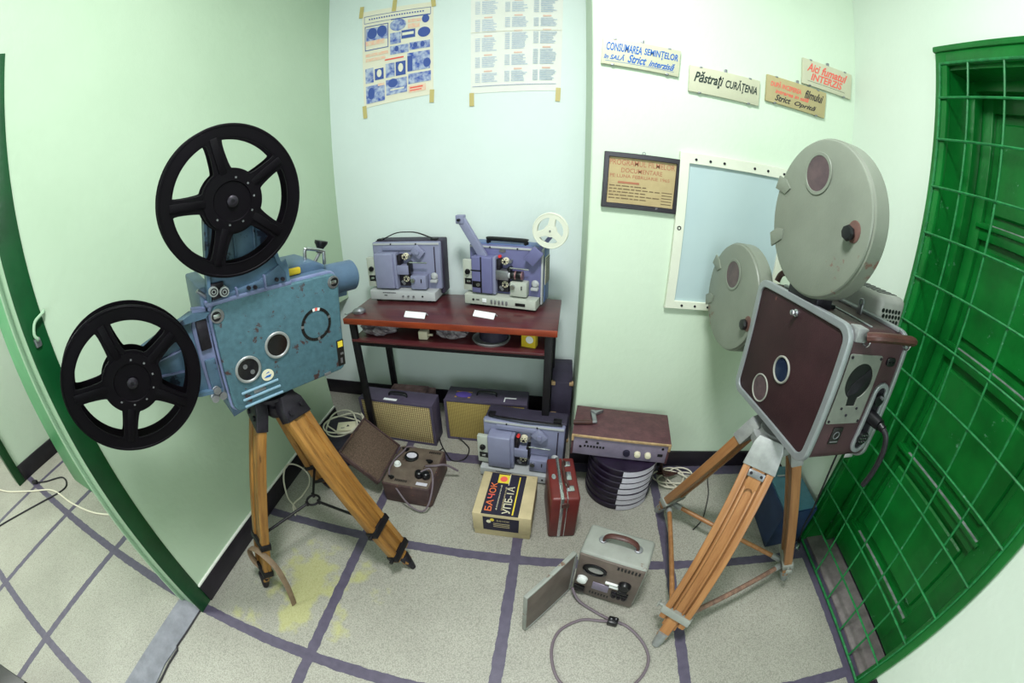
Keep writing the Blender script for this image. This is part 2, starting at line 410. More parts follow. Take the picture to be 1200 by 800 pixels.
def thing(name, label, cat, loc=(0, 0, 0), rotz=0, group=None, M=None):
    o = bpy.data.objects.new(name, None); COL.objects.link(o); o.empty_display_size = .05
    if M is not None: o.matrix_basis = M
    else: o.location = loc; o.rotation_euler = (0, 0, rotz)
    return tag(o, label, cat, group)
def struct(o): o['kind'] = 'structure'; return o
def dup(root, label, loc=None, M=None):
    r = root.copy(); COL.objects.link(r); r['label'] = label
    if loc is not None: r.location = loc
    if M is not None: r.matrix_basis = M
    for ch in list(root.children):
        c = ch.copy(); COL.objects.link(c); c.parent = r
        for g in list(ch.children):
            d = g.copy(); COL.objects.link(d); d.parent = c
    return r

def rrect(x0, x1, z0, z1, r, n=6):
    out = []
    for cx, cz, a0 in ((x1 - r, z1 - r, 0), (x0 + r, z1 - r, 90), (x0 + r, z0 + r, 180), (x1 - r, z0 + r, 270)):
        for q in range(n + 1):
            a = math.radians(a0 + 90 * q / n); out.append((cx + r * math.cos(a), cz + r * math.sin(a)))
    return out
def circle(cx, cz, r, n=32, ry=None):
    ry = ry or r
    return [(cx + r * math.cos(2 * PI * q / n), cz + ry * math.sin(2 * PI * q / n)) for q in range(n)]
def chaikin(P, it=2):
    for _ in range(it):
        Q = []
        for i in range(len(P)):
            a, c = P[i], P[(i + 1) % len(P)]
            Q += [(a[0] * .75 + c[0] * .25, a[1] * .75 + c[1] * .25), (a[0] * .25 + c[0] * .75, a[1] * .25 + c[1] * .75)]
        P = Q
    return P
def smooth(pts, k=8, closed=False):
    P = [Vector(p) for p in pts]; N = len(P); out = []
    for i in range(N if closed else N - 1):
        if closed: p0, p1, p2, p3 = P[i - 1], P[i], P[(i + 1) % N], P[(i + 2) % N]
        else: p0, p1, p2, p3 = P[max(i - 1, 0)], P[i], P[i + 1], P[min(i + 2, N - 1)]
        for q in range(k):
            t = q / k
            out.append(.5 * ((2 * p1) + (p2 - p0) * t + (2 * p0 - 5 * p1 + 4 * p2 - p3) * t * t + (3 * p1 - p0 - 3 * p2 + p3) * t ** 3))
    if not closed: out.append(P[-1])
    return out
def plate(outer, holes, th, bev=0.0):
    """flat plate with holes lying in XZ, thickness along Y, as a mesh"""
    cu = bpy.data.curves.new('plate', 'CURVE'); cu.dimensions = '2D'; cu.fill_mode = 'BOTH'
    cu.extrude = max(th / 2 - bev, 1e-5); cu.bevel_depth = bev; cu.bevel_resolution = 1
    for P in [outer] + holes:
        sp = cu.splines.new('POLY'); sp.points.add(len(P) - 1)
        for q, p in enumerate(P): sp.points[q].co = (p[0], p[1], 0, 1)
        sp.use_cyclic_u = True
    o = bpy.data.objects.new('plate', cu); COL.objects.link(o)
    me = bpy.data.meshes.new_from_object(o)
    bpy.data.objects.remove(o); bpy.data.curves.remove(cu)
    me.transform(Matrix.Rotation(PI / 2, 4, 'X'))
    return me
def text_mesh(body, w, h, shear=0.0, bold=0.0):
    """lettering in XZ facing -Y, lower-left corner at the origin, fitted into w x h"""
    cu = bpy.data.curves.new('txt', 'FONT'); cu.body = body; cu.size = 1; cu.shear = shear; cu.offset = bold
    cu.extrude = 0; cu.resolution_u = 3
    o = bpy.data.objects.new('txt', cu); COL.objects.link(o)
    bpy.context.view_layer.update()
    me = bpy.data.meshes.new_from_object(o)
    bpy.data.objects.remove(o); bpy.data.curves.remove(cu)
    xs = [v.co.x for v in me.vertices] or [0, 1]; ys = [v.co.y for v in me.vertices] or [0, 1]
    sx = w / max(1e-6, max(xs) - min(xs)); sy = h / max(1e-6, max(ys) - min(ys))
    for v in me.vertices:
        v.co = Vector(((v.co.x - min(xs)) * sx, 0, (v.co.y - min(ys)) * sy))
    return me

# ------------------------------------------------------------------ camera (fisheye lens, 1.5 m high)
cd = bpy.data.cameras.new('camera'); cam = bpy.data.objects.new('camera', cd); COL.objects.link(cam)
cam.matrix_basis = Matrix.Translation((0, 0, 1.5)) @ Matrix.Rotation(.1262, 4, 'Z') @ Matrix.Rotation(-.4534, 4, 'X') @ Matrix.Rotation(.0026, 4, 'Y') @ Matrix.Rotation(PI / 2, 4, 'X')
cd.type = 'PANO'; cd.panorama_type = 'FISHEYE_LENS_POLYNOMIAL'
cd.sensor_fit = 'HORIZONTAL'; cd.sensor_width = 36; cd.sensor_height = 24; cd.lens = 14.07
FMM = 469.15 * 36 / 1200
cd.fisheye_fov = math.radians(220)
cd.fisheye_polynomial_k0 = 0; cd.fisheye_polynomial_k1 = -1 / FMM; cd.fisheye_polynomial_k2 = 0
cd.fisheye_polynomial_k3 = .0193 / FMM ** 3; cd.fisheye_polynomial_k4 = 0
cd.clip_start = .02
SC.camera = cam

# ------------------------------------------------------------------ the room
XL, XR, YB, YP, ZC = -1.357, 1.29, 2.09, 1.622, 2.9
XP = .104
struct(MB().box(-4.9, 1.75, -2.4, 2.4, -.06, 0, bev=0).build('floor', FLOOR))
struct(MB().box(-4.9, 1.75, -2.4, 2.4, ZC, ZC + .06, bev=0).build('ceiling', W_CEIL))
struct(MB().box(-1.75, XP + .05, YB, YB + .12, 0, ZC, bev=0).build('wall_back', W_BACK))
# pier that stands forward of the alcove, with a softly rounded corner
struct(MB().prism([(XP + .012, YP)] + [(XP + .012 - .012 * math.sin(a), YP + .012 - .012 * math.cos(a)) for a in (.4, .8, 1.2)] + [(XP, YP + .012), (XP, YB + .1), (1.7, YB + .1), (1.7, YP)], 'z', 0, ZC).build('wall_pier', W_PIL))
# left wall: doorway to the next room, low niche at the far end
wl = MB()
TH = .135
wl.box(XL - TH, XL, .385, 1.77, 0, .73, bev=0); wl.box(XL - TH, XL, .385, 1.1, .73, ZC, bev=0)
wl.prism([(XL - TH, 1.1)] + [(XL + .068 * (q / 12) ** 2, 1.1 + 1.0 * q / 12) for q in range(13)] + [(XL - TH, 2.1)], 'z', .72, ZC)
wl.box(XL - TH, XL, -.58, .385, 2.03, ZC, bev=0)
wl.box(XL - TH, XL, -2.35, -.58, 0, ZC, bev=0)
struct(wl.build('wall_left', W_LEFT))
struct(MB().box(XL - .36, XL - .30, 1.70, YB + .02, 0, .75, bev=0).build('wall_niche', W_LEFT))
# right wall with a deep door opening
wr = MB()
D0, D1, DT = .285, 1.075, 2.06
wr.box(XR, XR + .22, D1, YP + .05, 0, ZC, bev=0)
wr.box(XR, XR + .22, -2.35, D0, 0, ZC, bev=0)
wr.box(XR, XR + .22, D0, D1, DT, ZC, bev=0)
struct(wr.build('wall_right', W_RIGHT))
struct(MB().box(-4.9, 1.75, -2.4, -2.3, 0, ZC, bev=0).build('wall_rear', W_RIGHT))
# skirtings
def skirt(name, x0, x1, y0, y1, h=.105):
    struct(MB().box(x0, x1, y0, y1, 0, h, bev=.003).build(name, BLACKSKIRT))
skirt('baseboard_left', XL - .001, XL + .011, .39, 1.772)
struct(MB().box(XL - .001, XL + .009, .39, 1.772, .105, .116, bev=.002).build('trim_8', SHEET))
skirt('baseboard_back', -1.66, XP, YB - .011, YB)
skirt('baseboard_pier', XP - .002, XR, YP - .011, YP)
skirt('baseboard_right', XR - .012, XR, -2.3, .25)
skirt('baseboard_right_far', XR - .012, XR, 1.11, YP - .012)
# doorway on the left: dark green painted surround, pale jamb, grey threshold
t = MB()
t.box(XL - .002, XL + .004, .318, .393, 0, 2.05, bev=.001)
t.box(XL - .002, XL + .004, -.60, .318, 2.0, 2.05, bev=.001)
struct(t.build('trim_1', GREEN_DK))
t = MB(); t.box(XL - TH - .012, XL - .003, .33, .386, 0, 2.03, bev=.003); t.box(XL - TH - .02, XL - TH + .004, .318, .34, 0, 2.03, bev=.003)
struct(t.build('trim_2', JAMB))
t = MB(); t.prism([(-1.372, .335), (-1.372, .1), (-1.378, .02), (-1.366, -.07), (-1.374, -.6), (-1.51, -.6), (-1.51, .335)], 'z', 0, .006)
struct(t.build('trim_3', CONCRETE))
t = MB(); t.tube([(-1.371, .36, .002), (-1.370, .2, .003), (-1.374, .12, .003), (-1.360, .105, .003), (-1.362, .03, .003), (-1.354, -.05, .003), (-1.364, -.3, .003), (-1.36, -.6, .003)], .004, n=6, flat=(.004, .005)); struct(t.build('trim_7', BLACKSKIRT))
# the next room
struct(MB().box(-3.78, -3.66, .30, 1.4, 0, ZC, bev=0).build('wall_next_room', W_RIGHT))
skirt('baseboard_next_room', -3.662, -3.645, .30, 1.4, .13)
t = MB(); t.box(-3.80, -3.64, .235, .305, 0, 2.05, bev=.004); struct(t.build('trim_4', GREEN_DK))
struct(MB().box(-3.06, -1.49, .575, .62, 0, 2.1, bev=.004).build('partition_wall', GREEN_MID))
t = MB(); t.box(-3.075, -3.052, .566, .63, 1.15, 1.42, bev=.002); struct(t.build('trim_5', GREEN_DK))
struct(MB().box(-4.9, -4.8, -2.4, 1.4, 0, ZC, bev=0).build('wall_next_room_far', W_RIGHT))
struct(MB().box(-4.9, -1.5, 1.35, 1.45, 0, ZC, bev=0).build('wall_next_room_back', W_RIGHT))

# green door set deep in the right wall
d = thing('door_1', 'dark green four-panelled door behind the wire gate', 'door', (1.46, 0, 0)); d['kind'] = 'structure'
leaf = MB()
py0, py1 = .43, .975
rows = ((.20, .60), (.66, 1.06), (1.12, 1.50), (1.56, 1.94))
leaf.box(0.026, .05, .30, 1.08, .02, 2.06, bev=0)
for y0, y1 in ((.30, py0), (py1, 1.08)): leaf.box(0, .03, y0, y1, .02, 2.06, bev=.004)
zz = [.02] + [v for r_ in rows for v in r_] + [2.06]
for q in range(0, len(zz), 2): leaf.box(0.001, .03, py0 - .002, py1 + .002, zz[q], zz[q + 1], bev=.004)
leaf.build('door_leaf', GREEN, d)
for z0, z1 in rows:
    f = MB(); f.box(.010, .03, py0 + .03, py1 - .03, z0 + .03, z1 - .03, bev=.007, seg=1); f.build('door_panel', GREEN, d)
    f = MB(); f.box(-.012, .012, py0 - .015, py1 + .015, z0 - .022, z0 - .004, bev=.004); f.build('panel_moulding', GREEN, d)
    f = MB(); f.box(-.010, .011, py0 + .0, py1 - .06, z0 - .005, z0 - .001, bev=.001); tag(f.build('dust_line', DUST, d), 'grey dust on the moulding')
fr = MB()
fr.box(XR - .022, XR + .003, 1.052, 1.108, 0, 2.10, bev=.005); fr.box(XR - .022, XR + .003, .252, .305, 0, 2.10, bev=.005)
fr.box(XR - .0215, XR + .0028, .256, 1.104, 2.045, 2.0985, bev=.005); fr.box(XR - .03, XR + .003, .245, 1.115, 2.095, 2.118, bev=.006)
fr.box(XR - .004, 1.459, 1.054, 1.079, 0, 2.064, bev=0); fr.box(XR - .004, 1.459, D0 - .004, .308, 0, 2.064, bev=0); fr.box(XR - .003, 1.458, .306, 1.056, 2.034, 2.065, bev=0)
fr.box(1.40, 1.455, 1.02, 1.052, 0, 2.04, bev=.004); fr.box(1.40, 1.455, .308, .335, 0, 2.04, bev=.004); fr.box(1.401, 1.454, .312, 1.046, 1.998, 2.038, bev=.004)
struct(fr.build('door_frame', GREEN))
struct(MB().box(1.302, 1.462, .30, 1.06, 0, .014, bev=.004).build('trim_6', SILL))

# wire gate
g = thing('wire_gate', 'green welded wire gate fixed across the green door', 'gate', (1.268, 0, 0))
gm = MB()
for dx in (-.004, .010):
    gm.cyl((dx, 1.082, .01), (dx, 1.082, 2.055), .0045, n=8); gm.cyl((dx, .288, .01), (dx, .288, 2.055), .0045, n=8)
gm.tube([(.003 + .007 * math.cos(q * .9), 1.082 + .006 * math.sin(q * .9), .02 + q * .0052) for q in range(390)], .0016, n=5)
gm.cyl((0, .288, 2.053), (0, 1.082, 2.053), .006, n=8); gm.cyl((0, .288, .012), (0, 1.082, .012), .006, n=8)
gm.build('gate_frame', GREEN_WIRE, g)
gm = MB()
for a, b_, c_ in ((.955, .956, .85), (.803, .803, .695), (.645, .642, .53), (.49, .488, .408)):
    gm.tube(smooth([(0, a, 2.05), (0, (a + b_) / 2, 1.65), (0, b_, 1.2), (0, (2 * b_ + c_) / 3, .7), (0, c_, .015)], 4), .0044, n=6)
for z in (.165, .33, .495, .66, .825, .985, 1.145, 1.305, 1.462, 1.622, 1.785, 1.93):
    gm.cyl((-.006, .286, z), (-.006, 1.084, z), .0044, n=6)
gm.build('wire_mesh', GREEN_WIRE, g)

# ------------------------------------------------------------------ film reels
def reel_flange(r_out, r_win, r_hub, sw, th, n=5, rot=0.0, bev=.0015):
    holes = []
    for k in range(n):
        a0 = rot + 2 * PI * k / n; a1 = rot + 2 * PI * (k + 1) / n
        am = (a0 + a1) / 2; P = []
        o_ = math.asin(sw / 2 / r_win)
        for q in range(13):
            a = a0 + o_ + (a1 - a0 - 2 * o_) * q / 12; P.append((r_win * math.cos(a), r_win * math.sin(a)))
        i_ = math.asin(min(.95, sw * .62 / r_hub))
        for q in range(7):
            a = a1 - i_ - (a1 - a0 - 2 * i_) * q / 6; P.append((r_hub * math.cos(a), r_hub * math.sin(a)))
        holes.append(chaikin(P, 2))
    return plate(circle(0, 0, r_out, 96), holes, th, bev)
def film_reel(label, M):
    o = thing('film_reel', label, 'film reel', M=M)
    rot = math.radians(34)
    f = MB(); f.mesh(reel_flange(.195, .160, .083, .034, .005, rot=rot), M=Matrix.Translation((0, -.024, 0)))
    f.ring((0, -.0215, 0), (0, -1, 0), .195, .188, .006, n=96); f.ring((0, -.0215, 0), (0, -1, 0), .165, .160, .005, n=80)
    for k in range(5):
        a = rot + 2 * PI * k / 5
        f.box(.07, .166, -.0305, -.026, -.0105, .0105, bev=.003, M=Matrix.Rotation(-a, 4, 'Y'))
    f.build('flange', BLACK_E, o)
    f = MB(); f.mesh(reel_flange(.195, .160, .083, .034, .004, rot=rot), M=Matrix.Translation((0, .019, 0))); f.build('flange', BLACK_E, o)
    f = MB(); f.cyl((0, -.022, 0), (0, .02, 0), .062, n=48); f.build('core', BLACK_E, o)
    f = MB(); f.lathe([(0, 0), (.078, 0), (.078, .004), (.052, .005), (.050, .002), (.016, .002), (.016, .006), (0, .006)], (0, -.026, 0), (0, -1, 0), 48)
    hb = f.build('hub_plate', BLACK_E, o)
    f = MB()
    for k in range(7):
        a = 2 * PI * k / 10 + .2
        f = MB(); f.box(-.0025, .0025, -.0312, -.0302, .058, .0625, bev=0, M=Matrix.Rotation(a, 4, 'Y')); f.build('hub_mark', STEEL, hb)
    f = MB(); f.lathe([(0, 0), (.015, 0), (.015, .006), (.009, .010), (.005, .010), (.005, .006), (0, .006)], (0, -.028, 0), (0, -1, 0), 24)
    f.build('spindle', DARKMET, o)
    return o

# ------------------------------------------------------------------ left projector (teal) on its tripod
ML = Matrix.Translation((-.839, .897, .84)) @ Matrix.Rotation(1.061, 4, 'Z') @ Matrix.Rotation(.066, 4, 'X') @ Matrix.Rotation(.063, 4, 'Y')
pl = thing('film_projector', 'teal cabinet film projector on yellow wooden tripod', 'film projector', M=ML)
hw, hh = .2195, .358
f = MB()
f.prism(rrect(-hw + .004, hw - .004, 0.0, hh, .03), 'y', .018, .262, bev=.006)
f.box(-hw - .012, -hw + .03, .03, .25, .16, .40, bev=.006)
f.prism([(-hw + .01, -.045), (-.06, -.02), (-.06, .01), (-hw + .004, .02)], 'y', .06, .24, bev=.003)
f.build('body', TEAL_B, pl)
f = MB(); f.prism(rrect(-hw, hw, -.002, hh + .002, .034), 'y', .012, .024, bev=.005); f.build('body_rim', LILAC, pl)
f = MB(); f.prism(rrect(-hw + .008, hw - .004, .004, hh - .006, .028, 8), 'y', -.004, .016, bev=.005, seg=3); door = f.build('access_door', TEAL, pl)
def porthole(cx, cz, r, lens):
    q = MB(); q.ring((cx, -.003, cz), (0, -1, 0), r, r * .8, .007); tag(q.build('porthole_ring', ALU, door), 'pale metal ring')
    q = MB(); q.lathe([(0, 0), (r * .82, 0), (r * .8, .003), (0, .003)], (cx, -.003, cz), (0, -1, 0), 32); tag(q.build('porthole_glass', GLASSDK, door), 'dark round glass')
    if lens:
        q = MB(); q.cyl((cx - .008, -.0055, cz + .012), (cx - .008, -.008, cz + .012), .0075, n=16); q.cyl((cx + .012, -.0055, cz - .012), (cx + .012, -.008, cz - .012), .0075, n=16)
        q.build('roller_behind_glass', STEEL, door)
porthole(-.027, .176, .0435, False); porthole(-.137, .132, .0435, True)
f = MB()
for k in range(36):
    a0 = k * PI / 18; a1 = a0 + PI / 18 * .97
    m_ = LBLDARK
    if 7 <= k <= 9: m_ = WHITEPL
    if k == 8: m_ = REDINK
    if k in (0, 1, 17, 18, 26, 27, 28): m_ = STEEL if k % 2 else LBLDARK
    P = [(.119 + r_ * math.cos(a), -.0055, .200 + r_ * math.sin(a)) for r_, a in ((.046, a0), (.056, a0), (.056, a1), (.046, a1))]
    f.quad(P, m_)
tag(f.build('ring_decal', LBLDARK, door), 'black lettered ring decal')
for cx, cz, sgn in ((-.196, .320, 1), (.195, .325, -1)):
    q = MB(); q.prism(circle(cx, cz, .021, 28), 'y', -.0065, -.003, STEEL, bev=.001); q.prism(circle(cx - .003 * sgn, cz, .0145, 24), 'y', -.0070, -.006, BLACK); q.box(cx - .012, cx + .010, -.0085, -.006, cz - .006, cz + .006, CHROME, bev=.001)
    tag(q.build('latch', STEEL, door), 'steel flush latch')
f = MB(); f.prism(circle(-.078, .090, .021, 28, .019), 'y', -.0065, -.004, CREAM); f.prism([(-.092, .084), (-.07, .082), (-.066, .09), (-.084, .089)], 'y', -.0072, -.0063, SIGNBLUE); f.prism([(-.084, .096), (-.07, .098), (-.075, .101)], 'y', -.0072, -.0063, SIGNBLUE)
tag(f.build('sticker', CREAM, door), 'cream oval sticker with blue marks')
for z, x1 in ((.062, -.046), (.038, -.042), (.014, -.038)):
    q = MB(); q.box(-.178, x1, -.010, -.003, z - .004, z + .004, bev=.003); tag(q.build('vent_bar', VENTBLUE, door), 'pale blue raised bar')
f = MB(); f.box(-.136, -.094, -.006, -.003, .045, .056, bev=.001); f.build('name_plate', STEEL, door)
f = MB(); f.box(.186, .2145, -.0055, -.003, .02, .118, LBLDARK, bev=.001); f.box(.191, .21, -.0065, -.005, .092, .114, YELLOWINK, bev=0)
f.box(.196, .204, -.0065, -.005, .03, .05, STEEL, bev=0); f.box(.198, .21, -.0065, -.005, .062, .07, STEEL, bev=0)
tag(f.build('warning_plate', LBLDARK, door), 'black plate with a yellow square')
f = MB(); f.box(.125, .15, -.0075, -.003, .006, .016, bev=.001); f.build('lower_catch', STEEL, door)
# lamp house
f = MB(); f.lathe([(0, 0), (.058, 0), (.058, .02), (.056, .165), (.050, .17), (0, .17)], (.185, .135, .288), (1, 0, 0), 40); f.box(.2, .31, .10, .17, .225, .25, bev=.006); f.build('lamp_house', TEAL_B, pl)
# top: sloping hood, carrying handle, knob
f = MB(); f.prism([(.03, hh - .004), (.06, hh + .03), (.16, hh + .03), (.2, hh + .012), (.205, hh - .004)], 'y', .06, .22, bev=.006); f.build('top_hood', TEAL_B, pl)
f = MB(); f.tube(smooth([(.150, .10, hh + .02), (.150, .10, hh + .058), (.158, .10, hh + .066), (.215, .10, hh + .050), (.222, .10, hh + .040), (.222, .10, hh + .002)], 5), .006, n=10); tag(f.build('carry_handle', CHROME, pl), 'bent chrome handle')
f = MB(); f.cyl((.215, .16, hh), (.24, .16, hh + .035), .006, m=STEEL); f.lathe([(0, 0), (.013, 0), (.012, .014), (.024, .034), (.024, .042), (0, .044)], (.236, .16, hh + .03), (.25, 0, 1), 20, BLACK); tag(f.build('tilt_knob', BLACK, pl), 'black mushroom knob')
f = MB(); f.box(-.012, .05, .05, .075, hh + .002, hh + .024, bev=.006, M=Matrix.Translation((.06, 0, 0))); tag(f.build('wedge', YELLOWTAG, pl), 'yellow wedge')
# upper reel arm
f = MB()
f.prism([(-.215, .352), (.045, .352), (.045, .40), (.02, .43), (-.01, .55), (-.06, .645), (-.09, .668), (-.16, .668), (-.19, .645), (-.205, .45)], 'y', .012, .026, bev=.003)
for P in ([(-.215, .352), (-.205, .352), (-.195, .45), (-.182, .64), (-.19, .645), (-.205, .45)], [(.045, .352), (.045, .40), (.02, .43), (-.01, .55), (-.06, .645), (-.066, .638), (-.02, .545), (.008, .428), (.034, .39), (.034, .352)]):
    f.prism(P, 'y', -.002, .03)
f.box(-.115, -.109, .004, .014, .44, .60, bev=.002); f.box(-.055, -.049, .004, .014, .44, .56, bev=.002)
ua = f.build('reel_arm', BLUE_C, pl)
f = MB(); f.box(-.222, .05, -.004, .07, .350, .362, LILAC, bev=.003)
f.prism([(-.20, .365), (-.05, .385), (.04, .43), (.046, .40), (.046, .36), (-.2, .36)], 'y', .0, .012, TEAL_B, bev=.002)
f.box(-.04, -.034, -.012, .004, .36, .40, LILAC, bev=.002); f.box(-.13, -.124, -.012, .004, .36, .385, LILAC, bev=.002)
for x, z in ((-.09, .375), (.0, .378), (-.07, .372), (.02, .375)): f.cyl((x, -.004, z), (x, -.012, z), .006, n=12, m=DARKMET)
f.build('arm_bracket', LILAC, pl)
f = MB(); f.cyl((-.126, .03, .624), (-.126, -.055, .624), .009, n=16); f.build('arm_spindle', STEEL, pl)
for x, z in ((-.196, .392), (-.165, .384)):
    q = MB(); q.lathe([(0, 0), (.014, 0), (.014, .006), (.009, .008), (.009, .016), (.014, .018), (.014, .026), (.006, .027), (0, .024)], (x, .01, z), (0, -1, 0), 20, LAV_L); q.ring((x, -.0165, z), (0, -1, 0), .010, .007, .001, n=20, m=DARKMET); q.cyl((x, -.0165, z), (x, -.0175, z), .004, n=12, m=DARKMET); q.build('guide_roller', LAV_L, pl)
f = MB(); f.box(-.20, -.16, .0, .012, .352, .41, bev=.004); f.build('roller_plate', DARKMET, pl)
f = MB(); f.cyl((-.235, .03, .395), (-.205, .03, .365), .006, n=10); f.build('hinge_pin', STEEL, pl)
# lower reel arm
f = MB()
f.prism([(-.215, .335), (-.27, .345), (-.30, .335), (-.50, .275), (-.53, .25), (-.53, .20), (-.49, .175), (-.30, .10), (-.23, .09)], 'y', .016, .03, bev=.003)
f.prism([(-.215, .335), (-.27, .345), (-.30, .335), (-.51, .272), (-.505, .26), (-.30, .322), (-.23, .322)], 'y', .0, .034)
f.prism([(-.49, .175), (-.30, .10), (-.23, .09), (-.23, .10), (-.30, .112), (-.485, .187)], 'y', .0, .034)
f.build('reel_arm', BLUE_C, pl)
f = MB()
f.prism([(-.45, .235), (-.28, .255), (-.28, .260), (-.45, .239)], 'y', .008, .018); f.prism([(-.45, .205), (-.28, .180), (-.28, .185), (-.45, .209)], 'y', .008, .018)
f.build('arm_rib', LILAC, pl)
f = MB(); f.prism([(-.222, .07), (-.222, .345), (-.262, .352), (-.275, .30), (-.27, .075)], 'y', .012, .045, LILAC, bev=.004); f.box(-.262, -.228, .004, .014, .23, .32, DARKMET, bev=.004); f.box(-.262, -.228, .004, .014, .10, .20, BLUE_C, bev=.004)
f.build('arm_bracket', LILAC, pl)
for x, z in ((-.25, .105), (-.236, .082), (-.262, .082)):
    q = MB(); q.lathe([(0, 0), (.012, 0), (.012, .005), (.008, .007), (.008, .014), (.012, .016), (.012, .022), (0, .022)], (x, .01, z), (0, -1, 0), 18); q.build('guide_roller', STEEL, pl)
f = MB(); f.cyl((-.48, .03, .244), (-.48, -.055, .244), .009, n=16); f.build('arm_spindle', STEEL, pl)
film_reel('black five-spoked film reel on top of the teal projector', ML @ Matrix.Translation((-.126, -.03, .624)))
film_reel('black five-spoked film reel low at the teal projector side, before the green doorway', ML @ Matrix.Translation((-.48, -.03, .244)) @ Matrix.Rotation(math.radians(3), 4, 'Y'))

def leg_matrix(foot, top, centre):
    f_, t_ = Vector(foot), Vector(top)
    z = (t_ - f_).normalized(); out = Vector((f_.x - centre[0], f_.y - centre[1], 0)).normalized()
    y = (out - z * out.dot(z)).normalized(); x = y.cross(z).normalized()
    M = Matrix((x, y, z)).transposed().to_4x4(); M.translation = f_
    return M, (t_ - f_).length

cL = (-.93, .885)
tp = thing('tripod', 'yellow wooden tripod with dark metal fittings under the teal projector', 'tripod', (0, 0, 0))
feetL = [(-1.132, .565, 0), (-.528, .855, 0), (-1.12, 1.22, 0)]
hdz = .838
for i, ft in enumerate(feetL):
    o_ = (Vector((ft[0] - cL[0], ft[1] - cL[1], 0))).normalized() * .055
    M_, L_ = leg_matrix(ft, (cL[0] + o_.x, cL[1] + o_.y, hdz - .02), cL)
    w = .105; tk = .036
    f = MB()
    for sx in (-1, 1):
        x0, x1 = sorted((sx * w / 2, sx * (w / 2 - .027)))
        f.box(x0, x1, -tk / 2, tk / 2, .10, L_ - .06, bev=.005)
    f.box(-w / 2 + .026, w / 2 - .026, -tk / 2 + .006, tk / 2 - .007, .10, L_ - .08, bev=.002)
    f.prism(rrect(-.012, .012, .3, L_ - .13, .0115), 'y', tk / 2 - .008, tk / 2 - .005, bev=.001)
    f.box(-.021, .021, -.014, .014, .045, .14, bev=.005)
    lg = f.build('leg', WOOD_Y, tp); lg.matrix_basis = M_
    f = MB(); f.lathe([(0, 0), (.012, .002), (.016, .02), (.026, .085), (.024, .09), (.0, .09)], n=16); tag(f.build('foot_tip', DARKMET, lg), 'dark metal foot')
    for z in (.125, .275):
        q = MB(); q.box(-w / 2 - .005, w / 2 + .005, -tk / 2 - .005, tk / 2 + .005, z - .015, z + .015, bev=.003); q.cyl((w / 2, 0, z), (w / 2 + .02, 0, z), .008, n=10); tag(q.build('clamp_band', BLACK_M, lg), 'dark iron band')
    f = MB(); f.prism([(-w / 2 - .003, L_ - .092), (w / 2 + .003, L_ - .072), (w / 2 - .002, L_ - .03), (.028, L_ + .01), (-.028, L_ + .01), (-w / 2 + .002, L_ - .03)], 'y', -tk / 2 - .004, tk / 2 + .005, bev=.004)
    for sx in (-.03, .03): f.cyl((sx, tk / 2, L_ - .05), (sx, tk / 2 + .012, L_ - .05), .009, n=12, m=None)
    tag(f.build('leg_socket', DARKMET, lg), 'dark cast socket')
f = MB(); f.lathe([(0, 0), (.035, 0), (.048, .02), (.048, .045), (.04, .05), (.04, .075), (.07, .078), (.07, .09), (0, .09)], (cL[0], cL[1], hdz - .094), (0, 0, 1), 32)
tag(f.build('tripod_head', DARKMET, tp), 'dark metal head')
zc = .30
f = MB(); f.tube([(cL[0] + .028 * math.cos(a * PI / 12), cL[1] + .028 * math.sin(a * PI / 12), zc) for a in range(24)], .005, n=8, closed=True)
f.build('spreader_ring', BLACK_M, tp)
for ft in feetL:
    dv = Vector((ft[0] - cL[0], ft[1] - cL[1], 0)).normalized()
    k = .335
    p1 = Vector((ft[0], ft[1], 0)).lerp(Vector((cL[0] + dv.x * .055, cL[1] + dv.y * .055, hdz - .02)), k)
    q = MB(); q.cyl((cL[0] + dv.x * .03, cL[1] + dv.y * .03, zc), p1, .006, n=10); q.cyl((cL[0] + dv.x * .03, cL[1] + dv.y * .03, zc - .01), (cL[0] + dv.x * .03, cL[1] + dv.y * .03, zc + .01), .007, n=10); q.build('spreader_rod', BLACK_M, tp)
f = MB(); f.tube(smooth([(-1.115, .598, .10), (-1.142, .60, .15), (-1.148, .612, .20), (-1.115, .61, .235), (-1.05, .60, .24), (-.99, .585, .19), (-.962, .56, .11), (-.957, .543, .05), (-.957, .53, .005)], 6), .01, n=8, flat=(.0022, .013))
tag(f.build('carrying_strap', STRAP, tp), 'loose webbing strap')

# ------------------------------------------------------------------ right projector (burgundy) on its tripod
MR = Matrix.Translation((.653, .922, .83)) @ Matrix.Rotation(-1.495, 4, 'Z') @ Matrix.Rotation(-.041, 4, 'X') @ Matrix.Rotation(-.062, 4, 'Y')
pr = thing('film_projector', 'burgundy suitcase film projector with grey round magazines on orange wooden tripod', 'film projector', M=MR)
hw, hd, hh = .219, .246, .376
f = MB(); f.prism(rrect(-hw, hw, 0, hh, .035, 8), 'y', .012, hd - .008, bev=.003); f.build('case', BURG_S, pr)
def frame_band(y0, y1, o=0.0):
    q = MB(); q.mesh(plate(rrect(-hw - .004 + o, hw + .004 - o, -.004 + o, hh + .004 - o, .038, 8), [rrect(-hw + .011, hw - .011, .011, hh - .011, .030, 8)], y1 - y0, .003), M=Matrix.Translation((0, (y0 + y1) / 2, 0))); return q
tag(frame_band(-.004, .016).build('front_trim', TRIMMET, pr), 'silver metal edge trim')
tag(frame_band(hd - .012, hd + .004).build('back_trim', TRIMMET, pr), 'silver metal edge trim')
f = MB(); f.prism(rrect(-hw + .009, hw - .009, .009, hh - .009, .030, 8), 'y', .002, .014, bev=.003); fd = f.build('front_door', BURG, pr)
f = MB(); f.ring((.0, .003, .168), (0, -1, 0), .041, .035, .007); tag(f.build('porthole_ring', RINGC, fd), 'pale ring')
